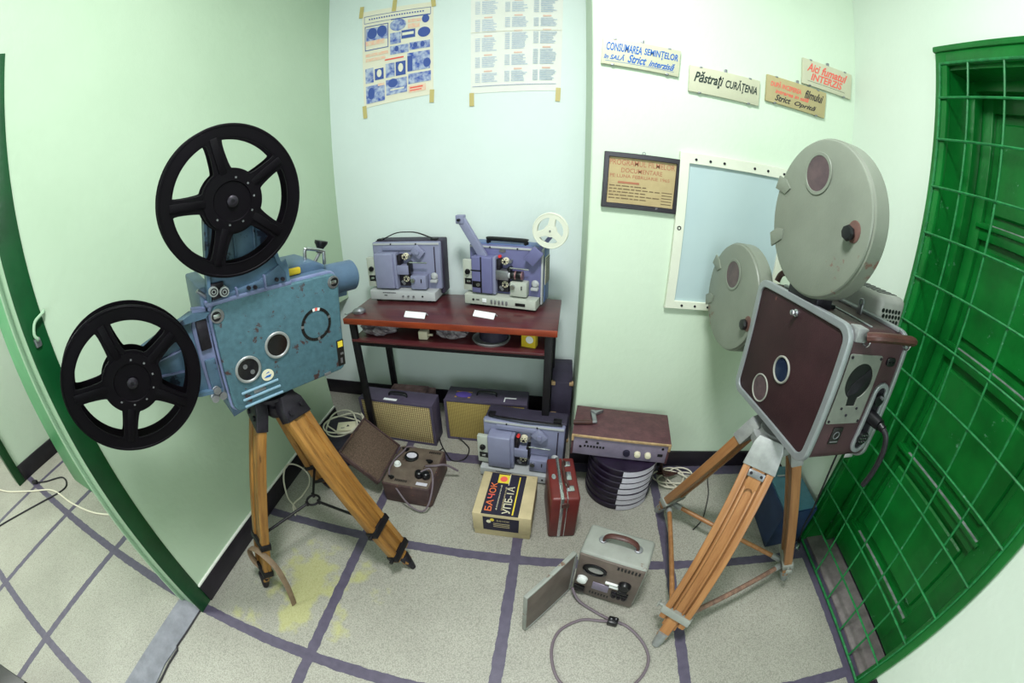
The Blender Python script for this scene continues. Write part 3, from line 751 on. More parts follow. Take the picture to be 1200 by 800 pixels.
f = MB(); f.lathe([(0, 0), (.036, 0), (.034, .003), (0, .003)], (0, .003, .168), (0, -1, 0), 32); tag(f.build('porthole_glass', GLASSBLUE, fd), 'dark blue glass')
f = MB(); f.ring((-.078, .003, .068), (0, -1, 0), .045, .040, .005); tag(f.build('porthole_ring', RINGC, fd), 'pale ring')
f = MB(); f.lathe([(0, 0), (.041, 0), (.040, .002), (0, .002)], (-.078, .003, .068), (0, -1, 0), 32); tag(f.build('porthole_cover', MAGWIN, fd), 'brown round cover')
f = MB(); f.lathe([(0, 0), (.011, 0), (.011, .004), (.006, .006), (.006, .012), (.009, .016), (.007, .02), (0, .021)], (-.005, .002, .338), (0, -1, 0), 20); tag(f.build('door_stud', CHROME, fd), 'chrome stud')
# right-hand end of the case
ex = hw
f = MB(); f.mesh(plate(rrect(.025, .152, .125, .316, .006), [[(.090 + .05 * math.cos(math.radians(q)), .245 + .05 * math.sin(math.radians(q))) for q in range(-68, 249, 8)] + [(.072, .175), (.108, .175)]], .004, .001), M=Matrix.Translation((ex + .002, 0, 0)) @ Matrix.Rotation(PI / 2, 4, 'Z'))
pp = tag(f.build('lens_plate', PLATEGREY, pr), 'pale metal lens plate')
f = MB(); f.lathe([(0, 0), (.053, 0), (.053, .002), (0, .002)], (ex - .0006, .090, .245), (1, 0, 0), 36, BLACK); f.box(ex - .001, ex + .0015, .074, .106, .172, .205, BLACK, bev=0); f.prism([(.06, .2), (.10, .215), (.13, .26), (.12, .28), (.07, .235)], 'x', ex + .001, ex + .0022, DARKMET)
f.build('lens_opening', BLACK, pp)
f = MB()
for y, z in ((.032, .132), (.146, .132), (.032, .309), (.146, .309), (.088, .15), (.06, .17), (.12, .17)): f.cyl((ex + .003, y, z), (ex + .006, y, z), .004, n=10)
each(f, 'plate_screw', DARKMET, pp)
f = MB(); f.mesh(plate(rrect(.170, .228, .030, .240, .0285, 8), [rrect(.178, .220, .038, .232, .0205, 8)], .010, .003), M=Matrix.Translation((ex + .003, 0, 0)) @ Matrix.Rotation(PI / 2, 4, 'Z'))
sp_ = tag(f.build('socket_surround', TRIMMET, pr), 'silver oval socket surround')
f = MB(); f.prism(rrect(.176, .222, .036, .234, .022, 8), 'x', ex - .001, ex + .002); f.build('socket_recess', DARKMET, sp_)
f = MB(); f.cyl((ex, .196, .078), (ex + .014, .196, .078), .021, n=24, m=BLACK)
for q in range(9): f.cyl((ex + .014, .186 + (q % 3) * .010, .068 + (q // 3) * .010), (ex + .016, .186 + (q % 3) * .010, .068 + (q // 3) * .010), .0025, n=8, m=CHROME)
f.build('pin_socket', BLACK, sp_)
f = MB(); f.cyl((ex, .199, .195), (ex + .012, .199, .195), .018, n=20, m=BLACK); f.cyl((ex + .012, .199, .205), (ex + .02, .199, .205), .005, n=10, m=STEEL); f.build('switch_dial', BLACK, sp_)
f = MB(); f.cyl((ex, .200, .142), (ex + .045, .202, .140), .021, .017, n=20); f.cyl((ex + .045, .202, .140), (ex + .06, .204, .136), .012, n=16); f.build('cord_plug', BLACK, pr)
f = MB(); f.tube(smooth([(ex + .058, .204, .137), (ex + .075, .212, .12), (ex + .08, .226, .07), (ex + .072, .238, .0), (ex + .058, .246, -.055)], 6), .0085, n=10); tag(f.build('power_cord', CABLEK, pr), 'thick dark hanging cord')
f = MB(); f.prism(rrect(.176, .214, .290, .314, .011), 'x', ex, ex + .006, bev=.002); f.cyl((ex + .006, .186, .302), (ex + .009, .186, .302), .003, n=8); f.cyl((ex + .006, .204, .302), (ex + .009, .204, .302), .003, n=8); f.build('toggle_switch', BLACK, pr)
f = MB(); f.box(ex, ex + .004, .066, .104, .060, .112, LBLDARK, bev=.002); f.ring((ex + .004, .085, .088), (1, 0, 0), .012, .009, .0015, n=20, m=STEEL); f.box(ex + .004, ex + .005, .07, .1, .066, .07, STEEL, bev=0); f.build('maker_plate', LBLDARK, pr)
f = MB(); f.box(ex, ex + .003, .165, .20, .008, .020, ALU, bev=.001); f.build('voltage_plate', ALU, pr)
# carrying handle on the end
f = MB(); f.tube(smooth([(ex + .012, .055, hh - .012), (ex + .03, .075, hh - .004), (ex + .034, .145, hh - .002), (ex + .03, .215, hh - .004), (ex + .012, .236, hh - .012)], 6), .01, n=10, flat=(.013, .019)); tag(f.build('handle', LEATHER, pr), 'brown leather handle')
f = MB(); f.box(ex - .03, ex + .006, .022, .062, hh - .03, hh + .006, ALU, bev=.004)
for y in (.058, .232): f.tube([(ex + .008 + .013 * math.cos(a * PI / 8), y, hh - .022 + .013 * math.sin(a * PI / 8)) for a in range(16)], .003, n=6, closed=True, m=CHROME)
each(f, 'handle_bracket', ALU, pr)
# top fittings
f = MB(); f.box(-.14, .03, .035, .048, hh, hh + .012, TRIMMET, bev=.003); f.box(.02, .06, .05, .085, hh, hh + .014, BLACK, bev=.004); f.box(-.19, .2, hd - .035, hd - .025, hh, hh + .010, TRIMMET, bev=.002); f.box(0, .19, .105, .112, hh, hh + .004, TRIMMET, bev=.001); f.build('top_rail', TRIMMET, pr)
f = MB(); f.box(.055, .075, .176, .184, hh, hh + .03, bev=.003); f.ring((.065, .176, hh + .034), (0, 1, 0), .011, .005, .008, n=20); f.build('top_lug', STEEL, pr)
f = MB(); f.tube(smooth([(-.215, .06, hh + .004), (-.212, .07, hh + .03), (-.21, .10, hh + .036), (-.21, .14, hh + .034), (-.212, .17, hh + .004)], 6), .01, n=10); tag(f.build('handle', LEATHER, pr), 'brown leather handle')
# lamp house at the back
f = MB(); f.box(-.185, .08, hd + .004, hd + .135, hh - .085, hh + .066, bev=.022, seg=4); lo = f.build('lamp_house', GREYPAINT, pr)
f = MB()
for q in range(9): f.box(-.163 + q * .0245, -.151 + q * .0245, hd + .025, hd + .115, hh + .0645, hh + .0675, bev=0)
for r_ in range(3):
    for q in range(6): f.lathe([(0, 0), (.0065, 0), (.0065, .0012), (0, .0012)], (.0795, hd + .024 + q * .016 + (r_ % 2) * .006, hh - .008 + r_ * .016), (1, 0, 0), 10)
tag(f.build('cooling_hole', BLACK, lo), 'dark vent slots and holes')
# magazines
def magazine(cx, cz, r, y0, y1, wx, wz, kx, kz, straps):
    f = MB(); f.lathe([(0, 0), (r * .55, .0015), (r - .012, .0), (r - .006, .002), (r - .004, .006), (r - .006, .009), (r, .012), (r, y1 - y0 - .006), (r - .006, y1 - y0), (0, y1 - y0)], (cx, y1, cz), (0, -1, 0), 96)
    # lathe runs towards -Y from y1; flip so the domed lid faces the camera side
    f.bm.transform(Matrix.Translation((0, y0 + y1, 0)) @ Matrix.Diagonal((1, -1, 1, 1))); bmesh.ops.reverse_faces(f.bm, faces=f.bm.faces[:])
    mg = tag(f.build('film_magazine', GREYMAG, pr), 'grey round film magazine')
    f = MB(); f.ring((cx + wx, y0 + .001, cz + wz), (0, -1, 0), .058, .048, .003, n=36); f.build('window_rim', GREYMAG, mg)
    f = MB(); f.lathe([(0, 0), (.049, 0), (.048, .002), (0, .002)], (cx + wx, y0 + .001, cz + wz), (0, -1, 0), 32); tag(f.build('magazine_window', MAGWIN, mg), 'brown round window')
    f = MB(); f.lathe([(0, 0), (.008, 0), (.010, .004), (.017, .006), (.020, .014), (.017, .021), (0, .023)], (cx + kx, y0 + .002, cz + kz), (0, -1, 0), 8); tag(f.build('lid_knob', BLACK, mg), 'black fluted knob')
    f = MB(); f.prism(circle(cx + kx + .008, cz + kz + .006, .023, 20, .027), 'y', y0 - .0015, y0 + .003, bev=.001); tag(f.build('knob_plate', MAGRUST, mg), 'rust-brown plate behind knob')
    f = MB()
    for a in straps:
        f.prism([(r - .06, -.012), (r - .03, -.026), (r + .010, -.022), (r + .010, .020), (r - .045, .014)], 'y', y0 - .003, y0 + .004, bev=.001, M=Matrix.Translation((cx, 0, cz)) @ Matrix.Rotation(-math.radians(a), 4, 'Y'))
        f.cyl((cx + (r + .004) * math.cos(math.radians(a)) , y0 + .002, cz + (r + .004) * math.sin(math.radians(a))), (cx + (r + .004) * math.cos(math.radians(a)), y0 + .05, cz + (r + .004) * math.sin(math.radians(a))), .005, n=10)
    each(f, 'lid_hinge', GREYMAG, mg)
magazine(.012, .604, .211, -.012, .052, -.015, .115, .145, -.02, (158, 205))
magazine(-.405, .266, .198, .0, .064, -.01, .08, .15, -.055, (150, 200))
f = MB(); f.box(-.07, .07, .0, .06, hh - .002, hh + .045, bev=.006); f.box(-hw - .03, -hw + .004, .01, .07, .2, .33, bev=.006); each(f, 'magazine_mount', DARKMET, pr)
f = MB(); f.box(-.19, .12, .03, hd - .03, -.026, .0, bev=.006); f.box(.05, .15, .06, .16, -.03, -.002, bev=.01); f.build('base_plate', ALU, pr)

cR = (.72, .93)
tp = thing('tripod', 'orange wooden tripod with pale metal fittings under the burgundy projector', 'tripod', (0, 0, 0))
feetR = [(.453, .595, 0), (1.089, .849, 0), (.541, 1.288, 0)]
tops = []
hdz = .82
for i, ft in enumerate(feetR):
    o_ = (Vector((ft[0] - cR[0], ft[1] - cR[1], 0))).normalized() * .06
    top = Vector((cR[0] + o_.x, cR[1] + o_.y, hdz - .03)); tops.append(top)
    M_, L_ = leg_matrix(ft, top, cR)
    w = .108; tk = .036
    f = MB()
    for sx in (-1, 1):
        x0, x1 = sorted((sx * w / 2, sx * (w / 2 - .026)))
        f.box(x0, x1, -tk / 2, tk / 2, .13, L_ - .10, bev=.006)
    f.box(-w / 2 + .025, w / 2 - .025, -tk / 2 + .006, tk / 2 - .014, .10, L_ - .10, bev=.003)
    for sx in (-1, 1):
        x0, x1 = sorted((sx * .0145, sx * (w / 2 - .031)))
        f.box(x0, x1, -tk / 2 + .008, tk / 2 - .003, .14, L_ - .17, bev=.004)
    f.box(-w / 2 + .031, w / 2 - .031, -tk / 2 + .008, tk / 2 - .003, L_ - .172, L_ - .10, bev=.003)
    f.prism([(-.0145, L_ - .17)] + [(.0145 * math.cos(PI - a * PI / 8), L_ - .186 + .0145 * math.sin(PI - a * PI / 8)) for a in range(9)] + [(.0145, L_ - .17)], 'y', tk / 2 - .012, tk / 2 - .003)
    f.box(-.022, .022, -.013, .013, .05, .16, bev=.005)
    lg = f.build('leg', WOOD_O, tp); lg.matrix_basis = M_
    f = MB(); f.lathe([(0, 0), (.016, .001), (.018, .01), (.023, .065), (.024, .075), (0, .076)], n=20); tag(f.build('foot_tip', ALU, lg), 'pale metal foot')
    f = MB(); f.box(-w / 2 - .006, w / 2 + .006, -tk / 2 - .006, tk / 2 + .006, .155, .185, bev=.003); f.cyl((w / 2, 0, .17), (w / 2 + .03, 0, .17), .007, n=12); f.box(w / 2 + .022, w / 2 + .028, -.014, .014, .158, .182, bev=.003); tag(f.build('clamp_band', GREYPAINT, lg), 'grey clamp with wing screw')
    f = MB(); f.prism([(-w / 2 - .003, L_ - .105), (w / 2 + .003, L_ - .105), (w / 2 - .003, L_ - .03), (.042, L_ - .005), (-.042, L_ - .005), (-w / 2 + .003, L_ - .03)], 'y', -tk / 2 - .004, tk / 2 + .005, bev=.004); tag(f.build('leg_socket', ALU, lg), 'pale cast socket')
    f = MB(); f.box(-.028, .028, tk / 2 - .005, tk / 2 + .001, L_ - .135, L_ - .112, STEEL, bev=.001)
    for q in (-.018, .018): f.cyl((q, tk / 2, L_ - .123), (q, tk / 2 + .003, L_ - .123), .005, n=10, m=DARKMET)
    f.build('screw_plate', STEEL, lg)
f = MB(); f.lathe([(0, 0), (.05, 0), (.075, .02), (.075, .05), (.055, .056), (.055, .075), (0, .075)], (cR[0], cR[1], hdz - .105), (0, 0, 1), 32); tag(f.build('tripod_head', ALU, tp), 'pale metal head')
for a, b_, w_ in ((0, 1, WOOD_G), (1, 2, WOOD_O), (2, 0, WOOD_O)):
    k = .15
    pa = Vector(feetR[a]).lerp(tops[a], k); pb = Vector(feetR[b_]).lerp(tops[b_], k)
    dv = (pb - pa).normalized(); pa = pa + dv * .03; pb = pb - dv * .03
    q = MB(); q.cyl(pa, pb, .0105, n=14, m=w_)
    q.cyl(pa - dv * .012, pa + dv * .04, .0135, n=14, m=ALU, bev=.003); q.cyl(pb - dv * .04, pb + dv * .012, .0135, n=14, m=ALU, bev=.003)
    q.build('spreader_rod', w_, tp)

# ------------------------------------------------------------------ table
TZ = .79
tb = thing('side_table', 'narrow mahogany-topped table with black steel legs against the back wall', 'table', (-.522, 1.585, 0), -.033)
f = MB(); f.box(-.52, .52, 0.006, .40, TZ - .028, TZ, bev=.002); f.build('tabletop', TABLETOP, tb)
f = MB(); f.box(-.521, .521, -.002, .0065, TZ - .030, TZ - .0005, bev=.002); tag(f.build('edge_strip', TABLEEDGE, tb), 'orange-brown front edging')
for x in (-.505, .465):
    for y in (.02, .36):
        q = MB(); q.box(x, x + .036, y, y + .025, 0, TZ - .028, bev=.003); q.build('leg', BLACK_M, tb)
f = MB(); f.box(-.475, .47, .022, .036, .635, .658, bev=.003); f.box(-.475, .47, .36, .374, .635, .658, bev=.003)
for x in (-.495, .472): f.box(x, x + .02, .03, .37, .635, .658, bev=.003)
f.build('shelf_rail', BLACK_M, tb)
f = MB(); f.box(-.50, .466, .012, .38, .658, .670, bev=.002); f.build('shelf', TABLETOP, tb)

# ------------------------------------------------------------------ lavender 16 mm projectors
def sprocket(mb, x, z, y0, y1, r, m):
    mb.lathe([(0, 0), (r * .55, 0), (r * .55, .004), (r, .006), (r, .012), (r * .7, .014), (r * .7, .022), (r, .024), (r, .03), (r * .45, .031), (r * .4, .034), (0, .034)], (x, y1, z), (0, -1, 0), 20, m)
    mb.lathe([(0, 0), (r * .42, 0), (r * .36, .004), (0, .004)], (x, y1 - .033, z), (0, -1, 0), 12, DARKMET)
    for q in range(6): mb.box(r * .55, r * .9, -.0015, .0015, -.002, .002, DARKMET, bev=0, M=Matrix.Translation((x, y1 - .0308, z)) @ Matrix.Rotation(q * PI / 3, 4, 'Y'))
def lavender(name, label, M, deluxe=False, red=False, strap='steel'):
    o = thing(name, label, 'projector', M=M)
    PF = .075
    pm = LAV_D if deluxe else LAV
    f = MB(); f.prism([(-.195, .012), (.185, .012), (.185, .058), (-.195, .062)], 'y', 0, .13, bev=.004)
    bs_ = f.build('base', LAV_L if not deluxe else CREAMG, o)
    f = MB()
    for x in (-.16, .14):
        for y in (.03, .16): f.cyl((x, y, 0), (x, y, .014), .014, n=14)
    each(f, 'foot', BLACK, o)
    f = MB(); f.box(-.19, .2, PF, PF + .03, .055, .31, bev=.006, seg=3); fp_ = f.build('front_panel', pm, o)
    f = MB(); f.box(-.186, .205, PF + .028, .195, .02, .315, bev=.008, seg=3); cs = f.build('case', CASEDK if not deluxe else BLUESIDE, o)
    f = MB(); f.box(-.183, .196, PF - .004, PF + .002, .296, .306, bev=.001); f.build('top_lip', LAV_L, fp_)
    for x in (-.075, .07):
        q = MB(); q.cyl((x, PF - .002, .301), (x, PF - .008, .301), .004, n=10); q.build('panel_screw', BLACK, fp_)
    # lamp housing on the left
    f = MB(); f.box(-.155, -.045, .008, PF + .002, .072, .262, bev=.006, seg=3); lh_ = f.build('lamp_housing', pm, o)
    f = MB(); f.box(-.046, -.030, .02, PF, .068, .262, bev=.003); f.build('housing_flange', LAV, lh_)
    if deluxe:
        f = MB(); f.box(-.105, -.099, .0055, .0085, .075, .262, bev=0); f.box(-.158, -.099, .0055, .0085, .188, .194, bev=0); f.build('slot', BLACK, lh_)
        f = MB(); f.box(-.15, -.105, .006, .009, .102, .135, BLACK, bev=0); f.cyl((-.118, .009, .118), (-.118, .001, .118), .010, n=14, m=CHROME); f.build('inspection_port', BLACK, lh_)
    f = MB(); f.box(-.212, -.155, .03, .055, .075, .238, bev=.004); sd = f.build('speed_panel', CREAMG, o)
    f = MB(); f.lathe([(0, 0), (.014, 0), (.015, .006), (.012, .014), (0, .014)], (-.184, .03, .176), (0, -1, 0), 10); f.box(-.186, -.182, .012, .018, .164, .190, bev=.001); f.build('selector_knob', BLACK, sd)
    f = MB(); f.box(-.202, -.160, .028, .031, .108, .140, BLACK, bev=0); f.box(-.19, -.17, .024, .03, .118, .13, CHROME, bev=.002); f.build('port', BLACK, sd)
    # film path
    f = MB(); sprocket(f, .012, .238, 0, PF, .017, CREAM); f.build('sprocket', CREAM, fp_)
    f = MB(); sprocket(f, .012, .118, 0, PF, .017, CREAM); f.build('sprocket', CREAM, fp_)
    f = MB()
    for x, z in ((.038, .238), (-.012, .10), (-.004, .09), (.036, .12)): f.cyl((x, PF, z), (x, PF - .028, z), .008, n=14, m=STEEL)
    each(f, 'roller', STEEL, fp_)
    f = MB(); f.box(-.03, .036, .022, PF, .146, .196, bev=.004); f.build('gate_block', LAV if not deluxe else STEEL, fp_)
    f = MB(); f.box(-.028, -.008, .03, PF, .196, .25, DARKMET, bev=.003); f.box(.028, .044, .03, PF, .15, .21, BLACK, bev=.002); f.box(-.03, .03, .05, PF, .075, .14, DARKMET, bev=.004); each(f, 'shutter_gate', DARKMET, fp_)
    f = MB(); f.box(.046, .132, .02, PF, .068, .142, bev=.005); exb = f.build('sound_box', LAV if not deluxe else CREAMG, fp_)
    f = MB(); f.cyl((.062, .021, .118), (.062, .008, .118), .012, n=18, m=CHROME); f.box(.104, .109, .017, .021, .105, .125, BLACK, bev=0); each(f, 'sound_lens', CHROME, exb)
    f = MB(); f.cyl((.04, .035, .21), (.135, .035, .208), .004, n=10); f.cyl((.13, .035, .208), (.14, .035, .208), .003, n=10); f.build('lens_rod', CHROME, fp_)
    f = MB(); f.lathe([(0, 0), (.018, 0), (.02, .004), (.012, .016), (0, .018)], (.163, PF - .002, .128), (0, -1, 0), 18); f.box(.145, .182, .045, PF, .098, .112, bev=.003); f.build('film_roller_bracket', LAV_L, fp_)
    if red or deluxe:
        q = MB(); q.cyl((-.012, .05, .262), (-.012, .035, .265), .008, n=12); q.build('pilot_button', REDBTN, fp_)
    if not deluxe:
        f = MB(); f.box(-.125, .075, PF - .012, PF + .002, .268, .294, bev=.004); f.box(-.032, .032, PF - .028, PF - .006, -.026, .026, bev=.006, M=Matrix.Translation((.085, 0, .262)) @ Matrix.Rotation(math.radians(42), 4, 'Y')); f.cyl((.085, PF - .028, .262), (.085, PF - .036, .262), .012, n=18); f.build('folded_arm', LAV, fp_)
        f = MB(); f.box(.166, .172, PF - .003, PF + .001, .14, .285, bev=.001); f.build('groove', CASEDK, fp_)
        f = MB(); f.tube(smooth([(-.155, .12, .312), (-.13, .12, .325), (-.06, .12, .352), (.0, .12, .356), (.06, .12, .352), (.13, .12, .328), (.16, .12, .316)] if strap == 'steel' else [(-.165, .10, .318), (-.12, .09, .324), (0, .075, .332), (.1, .08, .328), (.185, .09, .318)], 6), .004, n=8, flat=(.003, .008)); f.box(-.175, -.14, .105, .135, .31, .322, bev=.003); f.box(.14, .178, .105, .135, .31, .322, bev=.003); tag(f.build('carry_strap', BLACK_M, o), 'thin dark carrying strap')
    else:
        f = MB(); f.tube(smooth([(-.10, .12, .312), (-.10, .12, .330), (-.09, .12, .335), (.09, .12, .333), (.10, .12, .328), (.10, .12, .312)], 5), .012, n=10, flat=(.012, .016)); tag(f.build('carry_handle', BLACK, o), 'black bar handle')
        f = MB(); f.cyl((.0, .045, .172), (.022, .045, .172), .016, n=22, m=CHROME, bev=.003); f.cyl((.022, .045, .172), (.044, .045, .172), .021, n=24, m=LAV_L, bev=.003)
        f.cyl((.044, .045, .172), (.066, .045, .172), .022, n=24, m=BLACK, bev=.002); f.cyl((.066, .045, .172), (.074, .045, .172), .023, n=24, m=LENSBAND); f.cyl((.074, .045, .172), (.10, .045, .172), .022, n=24, m=BLACK, bev=.002); f.cyl((.10, .045, .172), (.106, .045, .172), .023, n=24, m=LENSBAND)
        tag(f.build('projection_lens', BLACK, fp_), 'black projection lens with rose rings')
        # raised arm at the left
        f = MB(); A = Vector((-.115, .05, .275)); B = Vector((-.215, .05, .435))
        ang = math.atan2(B.z - A.z, B.x - A.x); ln = (B - A).length
        f.box(-.03, ln + .015, -.012, .012, -.022, .022, bev=.005, M=Matrix.Translation(A) @ Matrix.Rotation(-ang, 4, 'Y')); f.box(-.245, -.20, .032, .068, .42, .465, bev=.005); ra = f.build('feed_arm', LAV, o)
        f = MB(); f.cyl((-.222, .034, .442), (-.222, .015, .442), .007, n=12); f.build('arm_spindle', BLACK, ra)
        f = MB(); KM = Matrix.Translation((.16, .045, .275)) @ Matrix.Rotation(-math.radians(52), 4, 'Y')
        f.box(-.04, .045, -.012, .012, -.030, .030, bev=.005, M=KM); f.box(.04, .165, -.006, .006, -.010, .010, bev=.003, M=KM); f.build('take_up_arm', LAV_D, o)
        f = MB(); f.box(.190, .2, PF - .003, PF + .03, .02, .315, bev=.003); f.build('corner_strip', LAV_L, o)
        f = MB(); f.box(.2045, .208, .095, .185, .12, .262, VENTCREAM, bev=.002)
        for q in range(11): f.box(.2075, .2095, .10, .18, .126 + q * .0125, .131 + q * .0125, CASEDK, bev=0)
        f.build('vent_grille', VENTCREAM, cs)
        f = MB(); f.prism(circle(-.01, .285, .018, 20, .008), 'y', PF - .004, PF + .001); f.build('badge', STEEL, fp_)
    # control strip on the base
    f = MB()
    if deluxe:
        f.lathe([(0, 0), (.006, 0), (.006, .004), (0, .004)], (-.145, 0, .038), (0, -1, 0), 10, BLACK); f.box(-.13, -.112, -.003, .001, .037, .041, BLACK, bev=0); f.box(-.095, -.073, -.004, .001, .028, .048, PAPER, bev=.001)
        for q in range(5): f.box(-.05 + q * .020, -.04 + q * .020, -.006, .001, .026, .046, STEEL, bev=.002)
        f.box(.08, .132, -.003, .001, .027, .042, BLACK, bev=.001)
    else:
        for q in range(3): f.cyl((.005 + q * .03, 0, .036), (.005 + q * .03, -.008, .036), .005, n=10, m=STEEL)
        f.cyl((.115, 0, .037), (.115, -.003, .037), .005, n=10, m=BLACK); f.box(-.107, -.09, -.002, .001, .036, .040, BLACK, bev=0)
        k_ = MB()
        for q in range(9): k_.box(-.115 + q * .0088, -.109 + q * .0088, -.0015, .001, .050, .055, CASEDK, bev=0)
        k_.build('lettering', CASEDK, bs_)
    each(f, 'control', STEEL, bs_)
    return o

def T(x, y, z, yaw=0, s=1): return Matrix.Translation((x, y, z)) @ Matrix.Rotation(yaw, 4, 'Z') @ Matrix.Scale(s, 4)
lavender('cine_projector', 'lavender projector with thin strap handle, on table beneath photo poster', T(-.808, 1.842, TZ, -.03, .985))
lavender('cine_projector', 'violet projector with raised arm and lens, its ivory reel over the table end', T(-.286, 1.796, TZ, -.19, .96), deluxe=True)
lavender('cine_projector', 'lavender projector standing on the floor behind the cardboard carton', T(-.150, 1.440, 0, -.09, 1.03), red=True, strap='flat')

# ivory reel on the violet projector
MRw = T(-.286, 1.796, TZ, -.19, .96) @ Matrix.Translation((.245, .02, .412)) @ Matrix.Scale(.95, 4)
o = thing('film_reel', 'small ivory plastic film reel on the violet projector', 'film reel', M=MRw)
for y in (-.009, .009):
    f = MB(); f.mesh(reel_flange(.088, .066, .03, .026, .003, n=4 if False else 3, rot=math.radians(80), bev=.001), M=Matrix.Translation((0, y, 0))); f.ring((0, y, 0), (0, -1, 0), .088, .083, .003, n=64); f.build('flange', REELWHITE, o)
f = MB(); f.cyl((0, -.012, 0), (0, .022, 0), .022, n=28); f.build('core', REELWHITE, o)
f = MB(); f.cyl((0, -.016, 0), (0, .03, 0), .005, n=12); f.build('spindle', STEEL, o)

# things on and under the table
def tent(label, x, y, yaw):
    o = MB(); P = [(-.022, 0), (0, .022), (.022, 0), (.0205, 0), (0, .0202), (-.0205, 0)]
    o.prism(P, 'x', -.055, .055)
    ob = o.build('name_card', PAPER, loc=(x, y, TZ), rot=(0, 0, yaw)); tag(ob, label, 'card', 'folded name cards')
    return ob
tent('folded white card on table before strap-handled lavender projector', -.672, 1.665, -.12)
tent('folded white card on table before violet projector with lens', -.342, 1.700, -.30)
f = MB(); f.lathe([(0, 0), (.026, 0), (.030, .008), (.028, .018), (.018, .026), (0, .028)], n=20); f.bm.transform(Matrix.Diagonal((1.15, .8, 1, 1))); f.tube(smooth([(-.03, 0, .012), (-.06, -.01, .006), (-.075, 0, .006)], 5), .003, n=6)
tag(f.build('push_switch', STEEL, loc=(-.985, 1.675, TZ), rot=(0, 0, .4)), 'small rounded grey switch with short lead on the table corner', 'switch')
SZ = .670
def lump(name, label, x, y, sx, sy, sz, m, cat, seed, group=None):
    rr = random.Random(seed); b = bmesh.new(); bmesh.ops.create_icosphere(b, subdivisions=4, radius=1)
    ph = [rr.uniform(0, 6) for _ in range(9)]
    for v in b.verts:
        c = v.co; k = 1 + .12 * math.sin(6 * c.x + ph[0]) * math.sin(5 * c.y + ph[1]) + .10 * math.sin(11 * c.y + ph[2] + 3 * c.z) + .07 * math.sin(17 * c.x + 9 * c.z + ph[3])
        v.co = Vector((c.x * sx * k, c.y * sy * k, max(-.0, (c.z * .5 + .42)) * sz * k))
    f = MB(); f.absorb(b); return tag(f.build(name, m, loc=(x, y, SZ), smooth=60), label, cat, group)
lump('plastic_bag', 'crumpled clear bag at shelf end by the teal projector', -.90, 1.72, .10, .07, .07, BAG, 'bag', 1, 'plastic bags on the table shelf')
lump('plastic_bag', 'crumpled clear bag on table shelf between white plug and round tin', -.51, 1.71, .075, .06, .07, BAG, 'bag', 2, 'plastic bags on the table shelf')
f = MB(); f.box(-.024, .024, -.02, .02, 0, .044, bev=.006); f.cyl((.024, 0, .02), (.045, 0, .02), .006, n=10); tag(f.build('plug_adapter', CREAM, loc=(-.645, 1.675, SZ)), 'small cream plug adapter on the table shelf', 'plug')
f = MB(); f.lathe([(0, 0), (.085, 0), (.092, .012), (.085, .014), (.08, .006), (0, .006)], n=40, m=ALU); f.lathe([(0, 0), (.07, 0), (.07, .05), (.066, .055), (0, .055)], (0.01, .02, .006), (0, 0, 1), 32, CASEDK)
tag(f.build('film_tin', ALU, loc=(-.315, 1.70, SZ)), 'pale round tin lid with dark can inside on table shelf', 'tin')
f = MB(); f.box(-.034, .034, -.02, .02, 0, .095, YELLOWTAG, bev=.002); f.lathe([(0, 0), (.018, 0), (.018, .0015), (0, .0015)], (.006, -.02, .04), (0, -1, 0), 20, PAPER); f.box(-.03, .03, -.0215, -.0195, .07, .088, KRAFT, bev=0); f.box(-.02, .02, -.0218, -.0195, .064, .068, NAVY, bev=0)
tag(f.build('film_carton', YELLOWTAG, loc=(-.128, 1.655, SZ), rot=(0, 0, -.25)), 'small yellow carton with white disc at the shelf edge', 'carton')

# ------------------------------------------------------------------ loudspeakers
def speaker(label, x, y, yaw, w, d_, h, gm_, badge):
    o = thing('loudspeaker', label, 'speaker', (x, y, 0), yaw, 'loudspeaker boxes under the table')
    f = MB(); f.box(-w / 2, w / 2, .006, d_, 0, h, bev=.006); f.mesh(plate(rrect(-w / 2, w / 2, 0, h, .005), [rrect(-w / 2 + .012, w / 2 - .012, .012, h - .010, .003)], .012, .002), M=Matrix.Translation((0, .004, 0))); f.build('cabinet', SPKCASE, o)
    f = MB(); f.box(-w / 2 + .011, w / 2 - .011, .001, .012, .011, h - .009, bev=.001); tag(f.build('grille_cloth', gm_, o), 'straw-coloured woven grille')
    f = MB(); f.tube(smooth([(-.055, d_ / 2, h - .002), (-.05, d_ / 2, h + .018), (-.03, d_ / 2, h + .024), (.03, d_ / 2, h + .024), (.05, d_ / 2, h + .018), (.055, d_ / 2, h - .002)], 6), .006, n=8, flat=(.005, .009)); f.build('handle', BLACK, o)
    if badge:
        f = MB(); f.prism(circle(-.13, .062, .045, 24, .028), 'z', h - .001, h + .0015, SPKPURPLE); f.box(-.175, -.085, .085, .092, h - .001, h + .001, GOLDBADGE, bev=0); f.box(-.175, -.165, .03, .04, h - .001, h + .001, GOLDBADGE, bev=0); f.box(-.1, -.088, .03, .04, h - .001, h + .001, GOLDBADGE, bev=0); tag(f.build('badge', SPKPURPLE, o), 'purple round badge')
        f = MB(); f.box(.1, .165, .052, .062, h - .001, h + .001, bev=0); f.box(.1, .106, .02, .05, h - .001, h + .001, bev=0); f.build('paper_scrap', PAPER, o)
    else:
        f = MB(); f.box(-.07, 0.01, .008, .03, h - .001, h + .001, bev=0); f.build('paper_scrap', PAPER, o)
    return o
speaker('speaker with straw grille between teal projector tripod and its twin with purple badge', -.867, 1.664, -.038, .448, .125, .275, GRILLE, False)
speaker('speaker with purple badge on top behind the floor projector', -.369, 1.735, -.004, .456, .141, .275, GRILLE_B, True)
